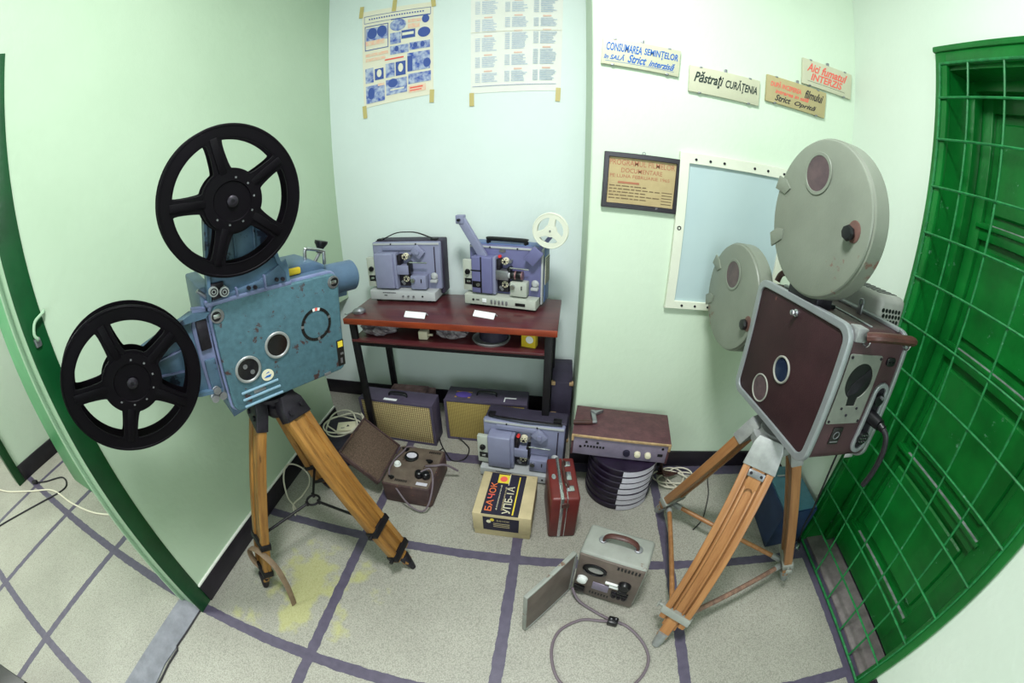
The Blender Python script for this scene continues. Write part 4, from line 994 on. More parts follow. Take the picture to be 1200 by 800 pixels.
f = MB(); f.box(-.14, .14, 0, .11, 0, .19, bev=.004); f.box(-.13, .10, .01, .10, .19, .205, bev=.004)
tag(f.build('paper_bundle', PINKPAPER, loc=(-.86, 1.86, 0), rot=(0, 0, .02)), 'bundle of pinkish paper behind the straw-grille speaker', 'paper')
# dark trunk leaning in the corner by the pier
o = thing('trunk', 'dark violet trunk standing in the corner beside the pier', 'trunk', (.034, 1.78, 0), 0)
f = MB(); f.box(-.052, .058, 0, .26, 0, .405, bev=.006); f.build('body', CASEDK, o)
f = MB()
for x in (-.052, .042):
    for z in (.004, .385): f.box(x - .002, x + .02, -.003, .02, z, z + .02, bev=.003)
f.box(-.05, -.02, -.004, .003, .2, .215, bev=.001); each(f, 'corner_cap', AMPEDGE, o)

# ------------------------------------------------------------------ open meter case with tweed lid
o = thing('meter_case', 'open brown metal meter case with tweed-lined lid folded back', 'meter case', (-.663, 1.203, 0), -.023)
w, dd, h = .25, .288, .127
f = MB(); f.prism(rrect(-w / 2, w / 2, 0, dd, .02), 'z', 0, h - .004, bev=.006); f.build('case', METERCASE, o)
f = MB(); f.prism(rrect(-w / 2 + .008, w / 2 - .008, .008, dd - .008, .012), 'z', h - .008, h, bev=.002); pn = f.build('panel', METERMET, o)
f = MB(); f.lathe([(.0, 0), (.037, 0), (.037, .008), (.030, .011), (.030, .006), (0, .006)], (-.035, .205, h), (0, 0, 1), 28); tag(f.build('meter_bezel', BLACK, pn), 'black meter rim')
f = MB(); f.prism(circle(-.035, .210, .027, 24, .02), 'z', h + .006, h + .0085); tag(f.build('meter_dial', PAPERLBL, pn), 'pale half-round dial')
f = MB(); f.lathe([(0, 0), (.018, 0), (.018, .004), (.015, .005), (.015, .016), (.010, .018), (0, .014)], (-.085, .135, h), (0, 0, 1), 24); tag(f.build('white_knob', WHITEPL, pn), 'white round knob')
for x, y, s_ in ((-.082, .25, .013), (.07, .185, .012), (-.08, .04, .010)):
    q = MB(); q.lathe([(0, 0), (s_, 0), (s_ * .9, .012), (0, .013)], (x, y, h), (0, 0, 1), 18); q.box(x - s_ * 1.5, x + s_ * 1.5, y - .004, y + .004, h + .008, h + .016, bev=.002); q.build('black_knob', BLACK, pn)
for x, y in ((.05, .08), (.085, .08)):
    q = MB(); q.lathe([(0, 0), (.02, 0), (.022, .012), (.018, .03), (.012, .034), (0, .032)], (x, y, h), (0, 0, 1), 20); q.build('black_plug', BLACK, pn)
f = MB()
for q in range(8): f.box(.045 + q * .008, .05 + q * .008, .25, .265, h, h + .001, bev=0); f.box(-.06 + q * .008, -.055 + q * .008, .025, .04, h, h + .001, bev=0)
each(f, 'vent_slot', BLACK, pn)
f = MB(); f.box(.05, .105, .022, .04, h - .001, h + .002, bev=.0005); f.build('paper_label', PAPERLBL, pn)
# lid: hinged on the left edge, folded back
lidM = Matrix.Translation((-w / 2, 0, h - .006)) @ Matrix.Rotation(math.radians(41), 4, 'Y')
f = MB(); f.box(-.245, -.004, .002, dd - .002, -.03, -.012, METERCASE, bev=.006)
f.bm.transform(Matrix.Identity(4))
f.box(-.236, -.012, .010, dd - .010, -.014, -.008, CASECLOTH, bev=.002)
for a, b_, c_, d2 in ((-.247, -.237, 0, dd), (-.012, -.003, 0, dd), (-.245, -.004, 0, .009), (-.245, -.004, dd - .009, dd)): f.box(a, b_, c_, d2, -.028, -.003, METERCASE, bev=.002)
f.bm.transform(lidM); tag(f.build('lid', CASECLOTH, o), 'brown tweed-lined lid')
f = MB(); f.tube(smooth([(.06, .08, h + .03), (.10, .11, h + .03), (.128, .05, h + .0), (.122, -.02, .06), (.09, -.045, .02), (.03, -.035, .03), (-.03, -.01, .09), (-.10, .06, h + .006), (-.112, .15, h + .006), (-.09, .22, h + .01), (-.07, .27, h + .01), (-.02, .295, .10)], 6), .0045, n=8); f.tube(smooth([(.06, .15, h + .004), (.11, .16, h + .008), (.15, .19, .12), (.20, .22, .06)], 5), .006, n=8); tag(f.build('lead', CABLEG, o), 'grey rubber lead')

# black round case with the white plug box and cream cable
f = MB(); f.lathe([(0, 0), (.142, 0), (.15, .01), (.15, .13), (.142, .145), (.13, .15), (0, .152)], n=48)
tag(f.build('round_case', CASEDK, loc=(-1.165, 1.515, 0)), 'black round case on floor beneath the tangled cream cable', 'case')
o = thing('adapter_box', 'cream adapter box with coiled cable lying on the black round case', 'adapter', (-1.115, 1.52, .153), .35)
f = MB(); f.box(-.055, .055, -.04, .04, 0, .03, bev=.005); f.build('box', CREAM, o)
f = MB(); f.prism([(-.0, -.008), (.018, -.008), (.009, .01)], 'z', .030, .031, BLACK); f.box(-.03, -.01, -.02, -.014, .03, .0308, CABLEG, bev=0); f.build('warning_mark', BLACK, o)
pts = []
for q in range(66):
    a = q * .30; r_ = .095 + .018 * math.sin(q * .7); pts.append((-.02 + r_ * 1.05 * math.cos(a) + .012 * math.sin(q * .23), .01 + r_ * math.sin(a), .012 + .03 * (.5 + .5 * math.sin(q * .19)) + q * .0004))
f = MB(); f.tube(smooth(pts, 3), .0045, n=7); tag(f.build('cable_coil', CABLEW, o), 'cream cable in loose loops')

# floor cable loop beside the left wall
f = MB(); f.tube(smooth([(-1.20, 1.00, .006), (-1.25, 1.04, .005), (-1.30, 1.07, .02), (-1.325, 1.12, .10), (-1.325, 1.18, .14), (-1.30, 1.23, .10), (-1.27, 1.25, .03), (-1.24, 1.20, .006), (-1.235, 1.11, .005), (-1.25, 1.04, .005), (-1.20, .98, .005)], 6), .0045, n=7)
tag(f.build('cable', CABLEW), 'cream cable looped upright behind the yellow tripod', 'cable')
f = MB(); f.tube(smooth([(-.655, 1.735, .03), (-.62, 1.67, .006), (-.565, 1.59, .005), (-.52, 1.545, .005), (-.46, 1.57, .005), (-.452, 1.65, .005), (-.49, 1.70, .006), (-.53, 1.725, .02)], 6), .0035, n=7); f.tube(smooth([(-.60, 1.64, .004), (-.64, 1.58, .004), (-.70, 1.54, .004)], 6), .0035, n=7)
tag(f.build('cable', CABLEK), 'thin black cable on floor between the two speakers', 'cable')

# ------------------------------------------------------------------ cardboard carton
o = thing('cardboard_carton', 'tan cardboard carton with navy Cyrillic print on lid', 'carton', (-.185, 1.083, 0), -.03)
w, dd, h = .254, .262, .150
f = MB(); f.box(-w / 2 + .003, w / 2 - .003, .003, dd - .003, 0, h - .03, bev=.002); f.build('box', KRAFT, o)
f = MB(); f.box(-w / 2, w / 2, 0, dd, .035, h, bev=.003); ld = f.build('lid', KRAFT, o)
f = MB(); e = .0008
px = lambda u: -w / 2 + u * w
f.quad([(px(.15), .002, h + e), (px(.78), .002, h + e), (px(.80), dd - .006, h + e), (px(.16), dd - .004, h + e)], NAVY)
f.quad([(px(.665), .01, h + 2 * e), (px(.69), .01, h + 2 * e), (px(.70), dd - .02, h + 2 * e), (px(.68), dd - .02, h + 2 * e)], YELLOWINK)
f.quad([(px(.30), dd * .74, h + 2 * e), (px(.50), dd * .74, h + 2 * e), (px(.50), dd * .95, h + 2 * e), (px(.30), dd * .95, h + 2 * e)], YELLOWINK)
f.prism(circle(px(.40), dd * .84, .017, 20), 'z', h + 2 * e, h + 3 * e, REDINK)
f.quad([(px(.50), dd * .70, h + 2 * e), (px(.515), dd * .70, h + 2 * e), (px(.515), dd * .97, h + 2 * e), (px(.50), dd * .97, h + 2 * e)], WHITEINK)
RT = Matrix(((0, 0, -1, 0), (1, 0, 0, 0), (0, -1, 0, 0), (0, 0, 0, 1)))  # text x -> +Y, text z -> -X, facing up
def lid_text(s_, u, v0, length, height, m_):
    f.mesh(text_mesh(s_, length, height, bold=.012), m_, Matrix.Translation((px(u), v0, h + 3 * e)) @ RT)
lid_text('БА', .31, .02, .066, .030, ORANGEINK); lid_text('Ч', .31, .092, .028, .030, REDINK); lid_text('ОК', .31, .126, .066, .030, ORANGEINK)
lid_text('УПБ-1А', .63, .012, .165, .034, WHITEINK)
lid_text('фотопленочный', .41, .03, .15, .010, WHITEINK); lid_text('универсальный', .50, .03, .14, .010, KRAFT)
f.quad([(px(.18), -e, h - .015), (px(.80), -e, h - .015), (px(.79), -e, .045), (px(.18), -e, .045)][::-1], NAVY)
f.prism(circle(px(.28), h - .045, .010, 16), 'y', -2 * e, -e, CREAM); f.prism(circle(px(.34), h - .032, .009, 16), 'y', -2 * e, -e, YELLOWINK)
f.mesh(text_mesh('БАЧОК', .055, .012), KRAFT, Matrix.Translation((px(.42), -2 * e, h - .040)))
for q in range(3): f.quad([(px(.36), -2 * e, h - .052 - q * .011), (px(.64), -2 * e, h - .052 - q * .011), (px(.64), -2 * e, h - .056 - q * .011), (px(.36), -2 * e, h - .056 - q * .011)][::-1], KRAFT)
tag(f.build('print', NAVY, ld), 'navy printed panels with orange and white letters')

# ------------------------------------------------------------------ red suitcase
o = thing('suitcase', 'small oxblood suitcase standing upright on the floor', 'suitcase', (.078, 1.11, 0), .132)
w, dd, h = .122, .254, .262
f = MB(); f.box(-w / 2, w / 2, 0, dd, 0, h, bev=.012, seg=3); f.build('shell', REDCASE, o)
f = MB(); f.box(-.022, -.006, -.0015, dd + .0015, -.0005, h + .0015, bev=.004); f.box(.006, .010, -.001, dd + .001, .0, h + .001, bev=.001); tag(f.build('metal_band', CHROME, o), 'pale metal band')
f = MB(); f.tube(smooth([(.014, .06, h), (.012, .06, h + .022), (.002, .085, h + .034), (.0, .13, h + .038), (.002, .175, h + .034), (.012, .20, h + .022), (.014, .20, h)], 6), .006, n=8, flat=(.006, .008)); tag(f.build('handle', LEATHER, o), 'brown curved handle')
for y in (.055, .205):
    q = MB(); q.box(.006, .040, y - .016, y + .016, h - .001, h + .007, bev=.004); q.cyl((.014, y, h + .004), (.014, y, h + .014), .006, n=10); q.build('latch', CHROME, o)
f = MB(); f.box(.012, .036, .105, .155, h - .001, h + .006, bev=.003); f.prism(circle(-.04, .13, .009, 16, .016), 'z', h - .001, h + .003); each(f, 'lock_plate', CHROME, o)
f = MB(); f.lathe([(0, 0), (.012, 0), (.011, .006), (0, .008)], (.0, -.001, h - .035), (0, -1, 0), 18); f.box(-.016, .016, -.006, 0, h - .052, h - .028, bev=.003); tag(f.build('front_clasp', LEATHER, o), 'brass front clasp')

# ------------------------------------------------------------------ film cans, amplifier, crank
cc = (.352, 1.448); CH = .0378
ords = ['topmost', 'second from top', 'third from top', 'fourth from top', 'third from bottom', 'second from bottom', 'lowest']
first = None
for k in range(7):
    lab = '%s dark film can in the stack under the brown amplifier' % ords[k]
    z = (6 - k) * CH
    if first is None:
        o = thing('film_can', lab, 'film can', (cc[0], cc[1], z), 0, 'film cans stacked under the amplifier'); first = o
        f = MB(); f.lathe([(0, 0), (.158, 0), (.160, .002), (.160, .02), (0, .02)], n=64); f.build('can_base', CANMET, o)
        f = MB(); f.lathe([(0, .017), (.1645, .017), (.1645, .034), (.161, .0375), (.14, .0378), (.135, .0365), (0, .0365)], n=64); f.build('can_lid', CANMET, o)
        f = MB(); n = 12; a0, a1 = math.radians(-98), math.radians(-38)
        for q in range(n):
            A_, B_ = a0 + (a1 - a0) * q / n, a0 + (a1 - a0) * (q + 1) / n
            f.quad([(.1652 * math.cos(A_), .1652 * math.sin(A_), .004), (.1652 * math.cos(B_), .1652 * math.sin(B_), .004), (.1652 * math.cos(B_), .1652 * math.sin(B_), .034), (.1652 * math.cos(A_), .1652 * math.sin(A_), .034)])
        tag(f.build('paper_label', PAPERLBL, o), 'white paper label strip')
    else:
        c = dup(first, lab, loc=(cc[0] + R.uniform(-.002, .002), cc[1] + R.uniform(-.002, .002), z)); c.rotation_euler = (0, 0, R.uniform(-.03, .03))
AZ = 7 * CH + .001
o = thing('amplifier', 'brown wooden amplifier with grey faceplate resting on the film cans', 'amplifier', (.3097, 1.3575, AZ), -.116)
w, dd, h = .4457, .230, .1177
f = MB(); f.box(-w / 2, w / 2, .006, dd, h - .010, h, bev=.002); f.box(-w / 2, -w / 2 + .010, .006, dd, 0, h - .009, bev=.002); f.box(w / 2 - .010, w / 2, .006, dd, 0, h - .009, bev=.002); f.box(-w / 2 + .009, w / 2 - .009, .02, dd, 0, .010, bev=.001); f.box(-w / 2 + .009, w / 2 - .009, dd - .01, dd - .001, .009, h - .009, bev=.001); f.build('wooden_case', AMPCASE, o)
f = MB(); f.box(-w / 2, w / 2, .0, .0075, h - .011, h + .0005, bev=.002); f.box(-w / 2 - .001, -w / 2 + .011, -.001, .0075, h - .035, h, bev=.003); f.box(w / 2 - .011, w / 2 + .001, -.001, .0075, h - .04, h, bev=.003); tag(f.build('worn_edge', AMPEDGE, o), 'worn bare wood edges')
f = MB(); f.box(-w / 2 + .010, w / 2 - .010, .008, .022, .004, h - .012, bev=.001); fpz = f.build('faceplate', AMPFACE, o)
f = MB(); f.lathe([(0, 0), (.016, 0), (.015, .014), (0, .015)], (.03, .008, .045), (0, -1, 0), 20); f.build('dark_knob', NAVY, fpz)
for x in (.08, .128):
    q = MB(); q.lathe([(0, 0), (.015, 0), (.014, .014), (.011, .016), (0, .016)], (x, .008, .044), (0, -1, 0), 20); tag(q.build('cream_knob', CREAM, fpz), 'cream control knob')
f = MB()
for x, z in ((-.155, .08), (-.105, .08), (-.18, .05), (.19, .085)): f.cyl((x, .009, z), (x, .006, z), .006, n=12)
f.box(.172, .196, .005, .009, .04, .055, bev=.002)
for q in range(7): f.box(-.165 + q * .014, -.156 + q * .014, .0065, .009, .050, .062, bev=.001)
each(f, 'socket', BLACK, fpz)
o = thing('crank_handle', 'loose metal crank with wooden grip lying on the brown amplifier', 'crank', (.185, 1.475, AZ + h), -.05)
f = MB(); f.tube(smooth([(-.09, -.02, .012), (-.05, -.018, .014), (-.005, -.010, .012)], 4), .011, n=10); tag(f.build('grip', LEATHER, o), 'brown wooden grip')
f = MB(); f.cyl((-.005, -.010, .012), (.012, -.006, .012), .006, n=10); f.box(-.004, .018, -.012, .085, .004, .016, bev=.004, M=Matrix.Rotation(.12, 4, 'Z')); f.prism([(-.012, .07), (.05, .085), (.02, .06), (.012, .05)], 'z', .004, .02, bev=.002); f.build('crank_arm', STEEL, o)

# white cable heap beside the cans
pts = []
for q in range(74):
    a = q * .33; r_ = .085 + .025 * math.sin(q * .53); pts.append((.67 + r_ * 1.05 * math.cos(a) + .02 * math.sin(q * .2), 1.50 + r_ * .72 * math.sin(a), .006 + .018 * (.5 + .5 * math.sin(q * .41))))
f = MB(); f.tube(smooth(pts, 3), .0042, n=7, m=CABLEW)
for q in range(5): f.tube(smooth([(.575 + q * .006, 1.53 + .012 * q, .02 + .008 * q), (.60, 1.50 + .02 * math.sin(q), .05), (.64 + .01 * q, 1.52, .035)], 5), .006, n=7, m=LEATHER)
tag(f.build('cable_heap', CABLEW), 'heap of cream cable on floor beside the film cans', 'cable')

# ------------------------------------------------------------------ grey transformer with open door, and its lead
TX, TY, TYAW = .247, .794, -.337
o = thing('transformer', 'grey metal transformer box with its hinged door standing open', 'transformer', (TX, TY, 0), TYAW)
w, dd, h = .253, .150, .285
f = MB(); f.box(-w / 2, w / 2, .006, dd, .006, h, bev=.014, seg=3); f.build('housing', TRAFO, o)
f = MB(); f.box(-w / 2 + .006, w / 2 - .006, .0, .010, .012, h - .008, bev=.002); fc = f.build('front_panel', TRAFOFACE, o)
f = MB(); f.lathe([(0, 0), (.042, 0), (.042, .006), (.034, .010), (.033, .005), (0, .005)], (-.055, .001, .205), (0, -1, 0), 32, BLACK); f.bm.transform(Matrix.Translation((-.055, 0, .205)) @ Matrix.Diagonal((1.1, 1, .8, 1)) @ Matrix.Translation((.055, 0, -.205))); tag(f.build('meter_bezel', BLACK, fc), 'black oval meter rim')
f = MB(); f.prism(circle(-.050, .209, .029, 28, .015), 'y', -.006, -.003); tag(f.build('meter_dial', DIALGREY, fc), 'pale meter dial')
f = MB(); f.lathe([(0, 0), (.021, 0), (.019, .016), (.012, .02), (0, .02)], (-.092, 0, .125), (0, -1, 0), 24); tag(f.build('white_knob', WHITEPL, fc), 'white voltage knob')
f = MB(); f.lathe([(0, 0), (.024, 0), (.024, .012), (.02, .02), (0, .02)], (.068, 0, .165), (0, -1, 0), 20); f.box(.05, .086, -.02, 0, .12, .14, bev=.004); f.build('black_switch', BLACK, fc)
f = MB(); f.box(.028, .095, -.005, .001, .06, .105, BLACK, bev=.002)
for q in range(6): f.cyl((.042 + (q % 3) * .02, -.004, .07 + (q // 3) * .022), (.042 + (q % 3) * .02, -.010, .07 + (q // 3) * .022), .008, n=12, m=DARKMET)
f.build('socket_block', BLACK, fc)
f = MB(); f.box(-.05, .015, -.003, .001, .075, .125, bev=.001); f.build('rating_plate', AMPFACE, fc)
for z in (.150, .132):
    q = MB(); q.box(-.005 + (.15 - z), .045 + (.15 - z) * .5, -.008, .001, z - .006, z + .006, bev=.003); q.build('fuse_holder', WHITEPL, fc)
f = MB()
for q in range(7): f.box(.022 + q * .013, .029 + q * .013, -.0015, .002, .250, .268, bev=0); f.box(-.055 + q * .012, -.049 + q * .012, -.0015, .002, .035, .05, bev=0)
each(f, 'vent_slot', BLACK, fc)
f = MB(); f.box(-.118, -.075, -.008, .001, .025, .07, bev=.003); f.build('cord_inlet', BLACK, fc)
f = MB(); f.tube(smooth([(-.06, .085, h - .002), (-.055, .085, h + .022), (-.03, .085, h + .038), (.02, .085, h + .042), (.055, .085, h + .03), (.068, .085, h + .012), (.07, .085, h - .002)], 6), .009, n=10, flat=(.006, .012)); tag(f.build('handle', LEATHER, o), 'worn brown strap handle')
for x in (-.062, .072):
    q = MB(); q.cyl((x, .085, h - .002), (x, .085, h + .006), .016, n=18, bev=.002); q.build('handle_washer', STEEL, o)
dm = Matrix.Translation((-w / 2, 0, 0)) @ Matrix.Rotation(math.atan2(-.787, -.616) - TYAW, 4, 'Z')
f = MB(); f.box(.004, .258, -.018, -.008, .008, h - .004, bev=.005)
for a in ((.004, .258, -.020, -.003, .008, .016), (.004, .258, -.020, -.003, h - .014, h - .004), (.254, .259, -.020, -.003, .008, h - .004), (.004, .010, -.020, -.003, .008, h - .004)): f.box(*a, bev=.002)
f.bm.transform(dm); dr = tag(f.build('door', TRAFO, o), 'open grey sheet metal door')
f = MB(); f.box(.008, .255, -.009, -.006, .014, h - .012, bev=.001); f.bm.transform(dm); tag(f.build('door_lining', TRAFOFACE, dr), 'dark inner face of door')
f = MB(); f.cyl((-w / 2 - .003, -.004, .03), (-w / 2 - .003, -.004, h - .02), .004, n=10); f.build('hinge', STEEL, o)
f = MB(); f.tube(smooth([(.128, .822, .05), (.142, .80, .03), (.165, .777, .012), (.217, .742, .006), (.277, .705, .008), (.349, .672, .006), (.405, .60, .006), (.42, .525, .006), (.38, .45, .006), (.30, .40, .006), (.18, .40, .006), (.10, .447, .006), (.068, .554, .006), (.09, .645, .006), (.168, .698, .006), (.24, .697, .008), (.285, .69, .02)], 7), .0058, n=8, m=CABLEG)
f.box(-.02, .02, -.016, .016, 0, .034, BLACK, bev=.006, M=Matrix.Translation((.29, .69, 0)) @ Matrix.Rotation(-.3, 4, 'Z'))
for q in (-.009, .009): f.cyl((.29 + q, .69, .034), (.29 + q, .69, .042), .003, n=8, m=STEEL)
tag(f.build('power_lead', CABLEG), 'grey lead with black connector looped before the grey transformer', 'cable')

# ------------------------------------------------------------------ dark blue box in the right corner
o = thing('metal_box', 'dark blue metal box in the corner behind the orange tripod', 'box', (0, 0, 0))
f = MB(); f.prism([(1.045, 1.03), (1.245, 1.05), (1.25, 1.34), (1.06, 1.34)], 'z', 0, .235, bev=.006); f.build('box', BLUEBOX, o)
f = MB(); f.prism([(1.051, 1.036), (1.239, 1.056), (1.244, 1.334), (1.066, 1.334)], 'z', .2345, .245, bev=.004); lid_ = tag(f.build('lid', BLUEBOXTOP, o), 'teal lid')
f = MB(); f.box(1.10, 1.24, 1.26, 1.27, .244, .25, bev=.002); f.build('lid_ridge', STEEL, lid_)
f = MB(); f.tube(smooth([(1.02, .92, .83), (1.02, .91, .66), (1.04, .91, .5), (1.08, .93, .36), (1.12, .96, .24), (1.19, 1.0, .10), (1.235, 1.03, .03), (1.24, 1.0, .008)], 6), .0038, n=7)
tag(f.build('cable', CABLEK), 'thin black cable hanging from the burgundy projector to the floor', 'cable')
f = MB(); f.cyl((0, 0, 0), (0, 0, .03), .012, n=14, m=CHROME, bev=.002); f.cyl((0, 0, .03), (0, 0, .06), .007, n=12, m=BLACK); f.bm.transform(Matrix.Rotation(1.35, 4, 'Y') @ Matrix.Scale(1.2, 4))
tag(f.build('cable_plug', CHROME, loc=(1.20, .985, .018), rot=(0, 0, .9)), 'small chrome cable plug on floor near the blue box', 'plug')
f = MB(); f.tube(smooth([(.88, 1.56, .12), (.87, 1.54, .06), (.86, 1.50, .01), (.84, 1.40, .005), (.80, 1.30, .005), (.76, 1.22, .005), (.70, 1.16, .005)], 6), .0028, n=6)
tag(f.build('cable', CABLEK), 'thin black wire on floor inside the orange tripod', 'cable')

# ------------------------------------------------------------------ next room floor cables and dark crate
f = MB(); f.tube(smooth([(-3.46, .36, .006), (-3.36, .42, .006), (-3.22, .53, .006), (-3.08, .50, .006), (-3.08, .42, .006), (-3.16, .28, .006), (-3.29, .06, .006), (-3.38, -.1, .006), (-3.5, -.35, .006)], 6), .006, n=7, m=CABLEK); f.box(-.03, .03, -.012, .012, 0, .03, CABLEK, bev=.006, M=Matrix.Translation((-3.47, .35, 0)) @ Matrix.Rotation(.5, 4, 'Z'))
tag(f.build('cable', CABLEK), 'dark cable with plug on the next room floor', 'cable')
f = MB(); f.tube(smooth([(-4.1, .0, .006), (-3.86, .08, .006), (-3.69, .14, .006), (-3.41, .28, .006), (-3.17, .40, .006), (-2.83, .42, .006), (-2.55, .46, .006), (-2.35, .53, .006)], 6), .006, n=7)
tag(f.build('cable', CABLEW), 'pale cable across the next room floor', 'cable')
o = MB(); o.box(-.45, 0, -.40, 0, 0, .26, DARKWOOD, bev=.004); o.box(-.455, .005, -.405, .005, .25, .275, LBLDARK, bev=.004)
tag(o.build('wooden_crate', DARKWOOD, loc=(-1.70, -.462, 0), rot=(0, 0, .28)), 'dark brown wooden crate at the doorway edge', 'crate')

# hook on the left door surround
o = MB(); o.tube(smooth([(XL + .004, .352, 1.255), (XL + .02, .352, 1.258), (XL + .022, .345, 1.275), (XL + .022, .36, 1.305), (XL + .02, .395, 1.318), (XL + .006, .405, 1.32)], 5), .005, n=8, m=JAMB); o.box(XL, XL + .014, .340, .362, 1.235, 1.262, STEEL, bev=.004)
tag(o.build('door_hook', JAMB), 'pale metal hook latch on the dark green door surround', 'hook')

# ------------------------------------------------------------------ wall signs
def sign(label, corners, base, lines, mount=.5):
    """corners tl,tr,br,bl as (x,z) on the pier face"""
    tl, tr, br, bl = [Vector((c[0], 0, c[1])) for c in corners]
    c0 = (bl + br) / 2; xv = (br - bl).normalized(); ang = math.atan2(xv.z, xv.x)
    w = ((tr - tl).length + (br - bl).length) / 2; h = ((tl - bl).length + (tr - br).length) / 2
    o = thing('sign_board', label, 'sign', M=Matrix.Translation((c0.x, YP - .014, c0.z)) @ Matrix.Rotation(-ang, 4, 'Y'), group='painted house rule signs')
    f = MB(); f.box(-w / 2, w / 2, 0, .012, 0, h, bev=.0015); f.build('board', base, o)
    f = MB()
    for u, v, lw, lh, s_, m_, sh in lines:
        if s_ == '_': f.box(-w / 2 + u * w, -w / 2 + (u + lw) * w, -.0008, .0004, v * h, v * h + .0012, m_, bev=0)
        else: f.mesh(text_mesh(s_, lw * w, lh * h, sh, .024), m_, Matrix.Translation((-w / 2 + u * w, -.0009, v * h)))
    f.build('lettering', lines[0][5], o)
    f = MB(); f.box(-.006, .006, .002, .010, h - .002, h + .014, bev=.002)
    for u in (.15, .85): f.box(-w / 2 + u * w - .006, -w / 2 + u * w + .006, -.002, .013, h - .004, h + .002, bev=.001); f.box(-w / 2 + u * w - .006, -w / 2 + u * w + .006, -.002, .013, -.002, .004, bev=.001)
    each(f, 'clip', STEEL, o)
    return o
sign('cream sign in blue hand lettering beginning CONSUMAREA', [(.143, 2.006), (.449, 1.974), (.436, 1.868), (.137, 1.894)], SIGNBOARD,
     [(.05, .53, .45, .32, 'CONSUMAREA', SIGNBLUE, .15), (.53, .50, .44, .34, 'SEMINŢELOR', SIGNBLUE, .15), (.03, .2, .26, .24, 'în SALĂ', SIGNBLUE, .3), (.33, .17, .24, .32, 'Strict', SIGNBLUE, .45), (.60, .17, .34, .27, 'interzisă', SIGNBLUE, .45), (.05, .13, .88, 0, '_', SIGNBLUE, 0)])
sign('cream sign reading Păstraţi CURĂŢENIA in dark letters', [(.484, 1.922), (.785, 1.915), (.785, 1.805), (.478, 1.817)], SIGNBOARD,
     [(.06, .30, .41, .54, 'Păstraţi', SIGNDARK, .4), (.50, .32, .46, .50, 'CURĂŢENIA', SIGNDARK, .25)])
sign('tan sign with red and black writing below the INTERZIS sign', [(.825, 1.953), (1.126, 1.934), (1.113, 1.823), (.816, 1.836)], SIGNTAN,
     [(.06, .60, .50, .25, 'DUPĂ INCEPEREA', SIGNRED, .2), (.62, .52, .33, .34, 'filmului', SIGNBLACK, .45), (.14, .38, .56, .17, 'intrarea in sală', SIGNRED, .3), (.14, .10, .26, .24, 'Strict', SIGNBLACK, .45), (.46, .08, .38, .24, 'Oprită', SIGNBLACK, .45)])
sign('cream sign reading INTERZIS in red, highest of the four', [(.996, 2.064), (1.268, 2.062), (1.255, 1.944), (.993, 1.951)], SIGNBOARD,
     [(.08, .54, .26, .34, 'Aici', SIGNRED, .45), (.36, .54, .54, .34, 'fumatul', SIGNRED, .45), (.16, .22, .64, .29, 'INTERZIS', SIGNRED, .3), (.1, .16, .76, 0, '_', SIGNBLACK, 0)])

# framed notice
o = thing('framed_notice', 'black framed tan film programme notice on the pier', 'frame', M=Matrix.Translation((.305, YP - .018, 1.32)) @ Matrix.Rotation(math.radians(1.6), 4, 'Y'))
w, h = .306, .218
f = MB(); f.mesh(plate(rrect(-w / 2, w / 2, 0, h, .002), [rrect(-w / 2 + .016, w / 2 - .016, .016, h - .016, .001)], .018, .002), M=Matrix.Translation((0, .008, 0))); f.build('frame', FRAMEBLK, o)
f = MB(); f.box(-w / 2 + .014, w / 2 - .014, .008, .012, .014, h - .014, bev=0); sh_ = f.build('notice_sheet', PARCH, o)
f = MB()
for s_, x0, z0, lw, lh, m_ in (('PROGRAMUL FILMELOR', -.132, .170, .262, .022, NOTICERED), ('DOCUMENTARE', -.085, .142, .165, .018, NOTICERED), ('PE LUNA FEBRUARIE 1965', -.128, .121, .24, .013, NOTICERED)):
    f.mesh(text_mesh(s_, lw, lh, 0, .004), m_, Matrix.Translation((x0, .0075, z0)))
f.box(-.095, -.01, .0070, .0078, .098, .106, NOTICERED, bev=0)
for q in range(5):
    x = -.128
    while x < .02 + .05 * (q % 2):
        l_ = R.uniform(.01, .03); f.box(x, x + l_, .0070, .0078, .086 - q * .0125, .090 - q * .0125, NOTICEDK, bev=0); x += l_ + .005
    f.box(.085, .128, .0070, .0078, .076 - q * .0115, .079 - q * .0115, NOTICEDK, bev=0)
f.build('notice_print', NOTICERED, sh_)
f = MB(); f.tube([(.0 + .006 * math.cos(a * PI / 6), .008, h + .006 + .006 * math.sin(a * PI / 6)) for a in range(12)], .0015, n=6, closed=True); f.build('hanging_ring', STEEL, o)

# window set on the pier, frosted blue pane
o = thing('window_1', 'cream-framed window with pale blue pane behind the grey magazines', 'window', (.458, YP, .915)); o['kind'] = 'structure'
w, h = .53, .652
f = MB(); f.mesh(plate([(0, 0), (w, 0), (w, h - .004), (0, h)], [[(.036, .03), (w - .036, .03), (w - .036, h - .044), (.036, h - .04)]], .022, .002), M=Matrix.Translation((0, -.011, 0))); f.build('window_frame', WINFRAME, o)
f = MB(); f.box(.033, w - .033, -.010, -.004, .027, h - .038, bev=0); f.build('pane', BLUEGLASS, o)
f = MB()
for u in (.12, .235, .35, .61, .73, .88):
    f.cyl((u * w, -.021, h - .024), (u * w, -.0245, h - .024), .0055, n=12)
    f.cyl((u * w + .01, -.021, .014), (u * w + .01, -.0245, .014), .0055, n=12)
f.ring((.017, -.021, h * .53), (0, -1, 0), .009, .005, .003, n=16); each(f, 'bolt', DARKMET, o)

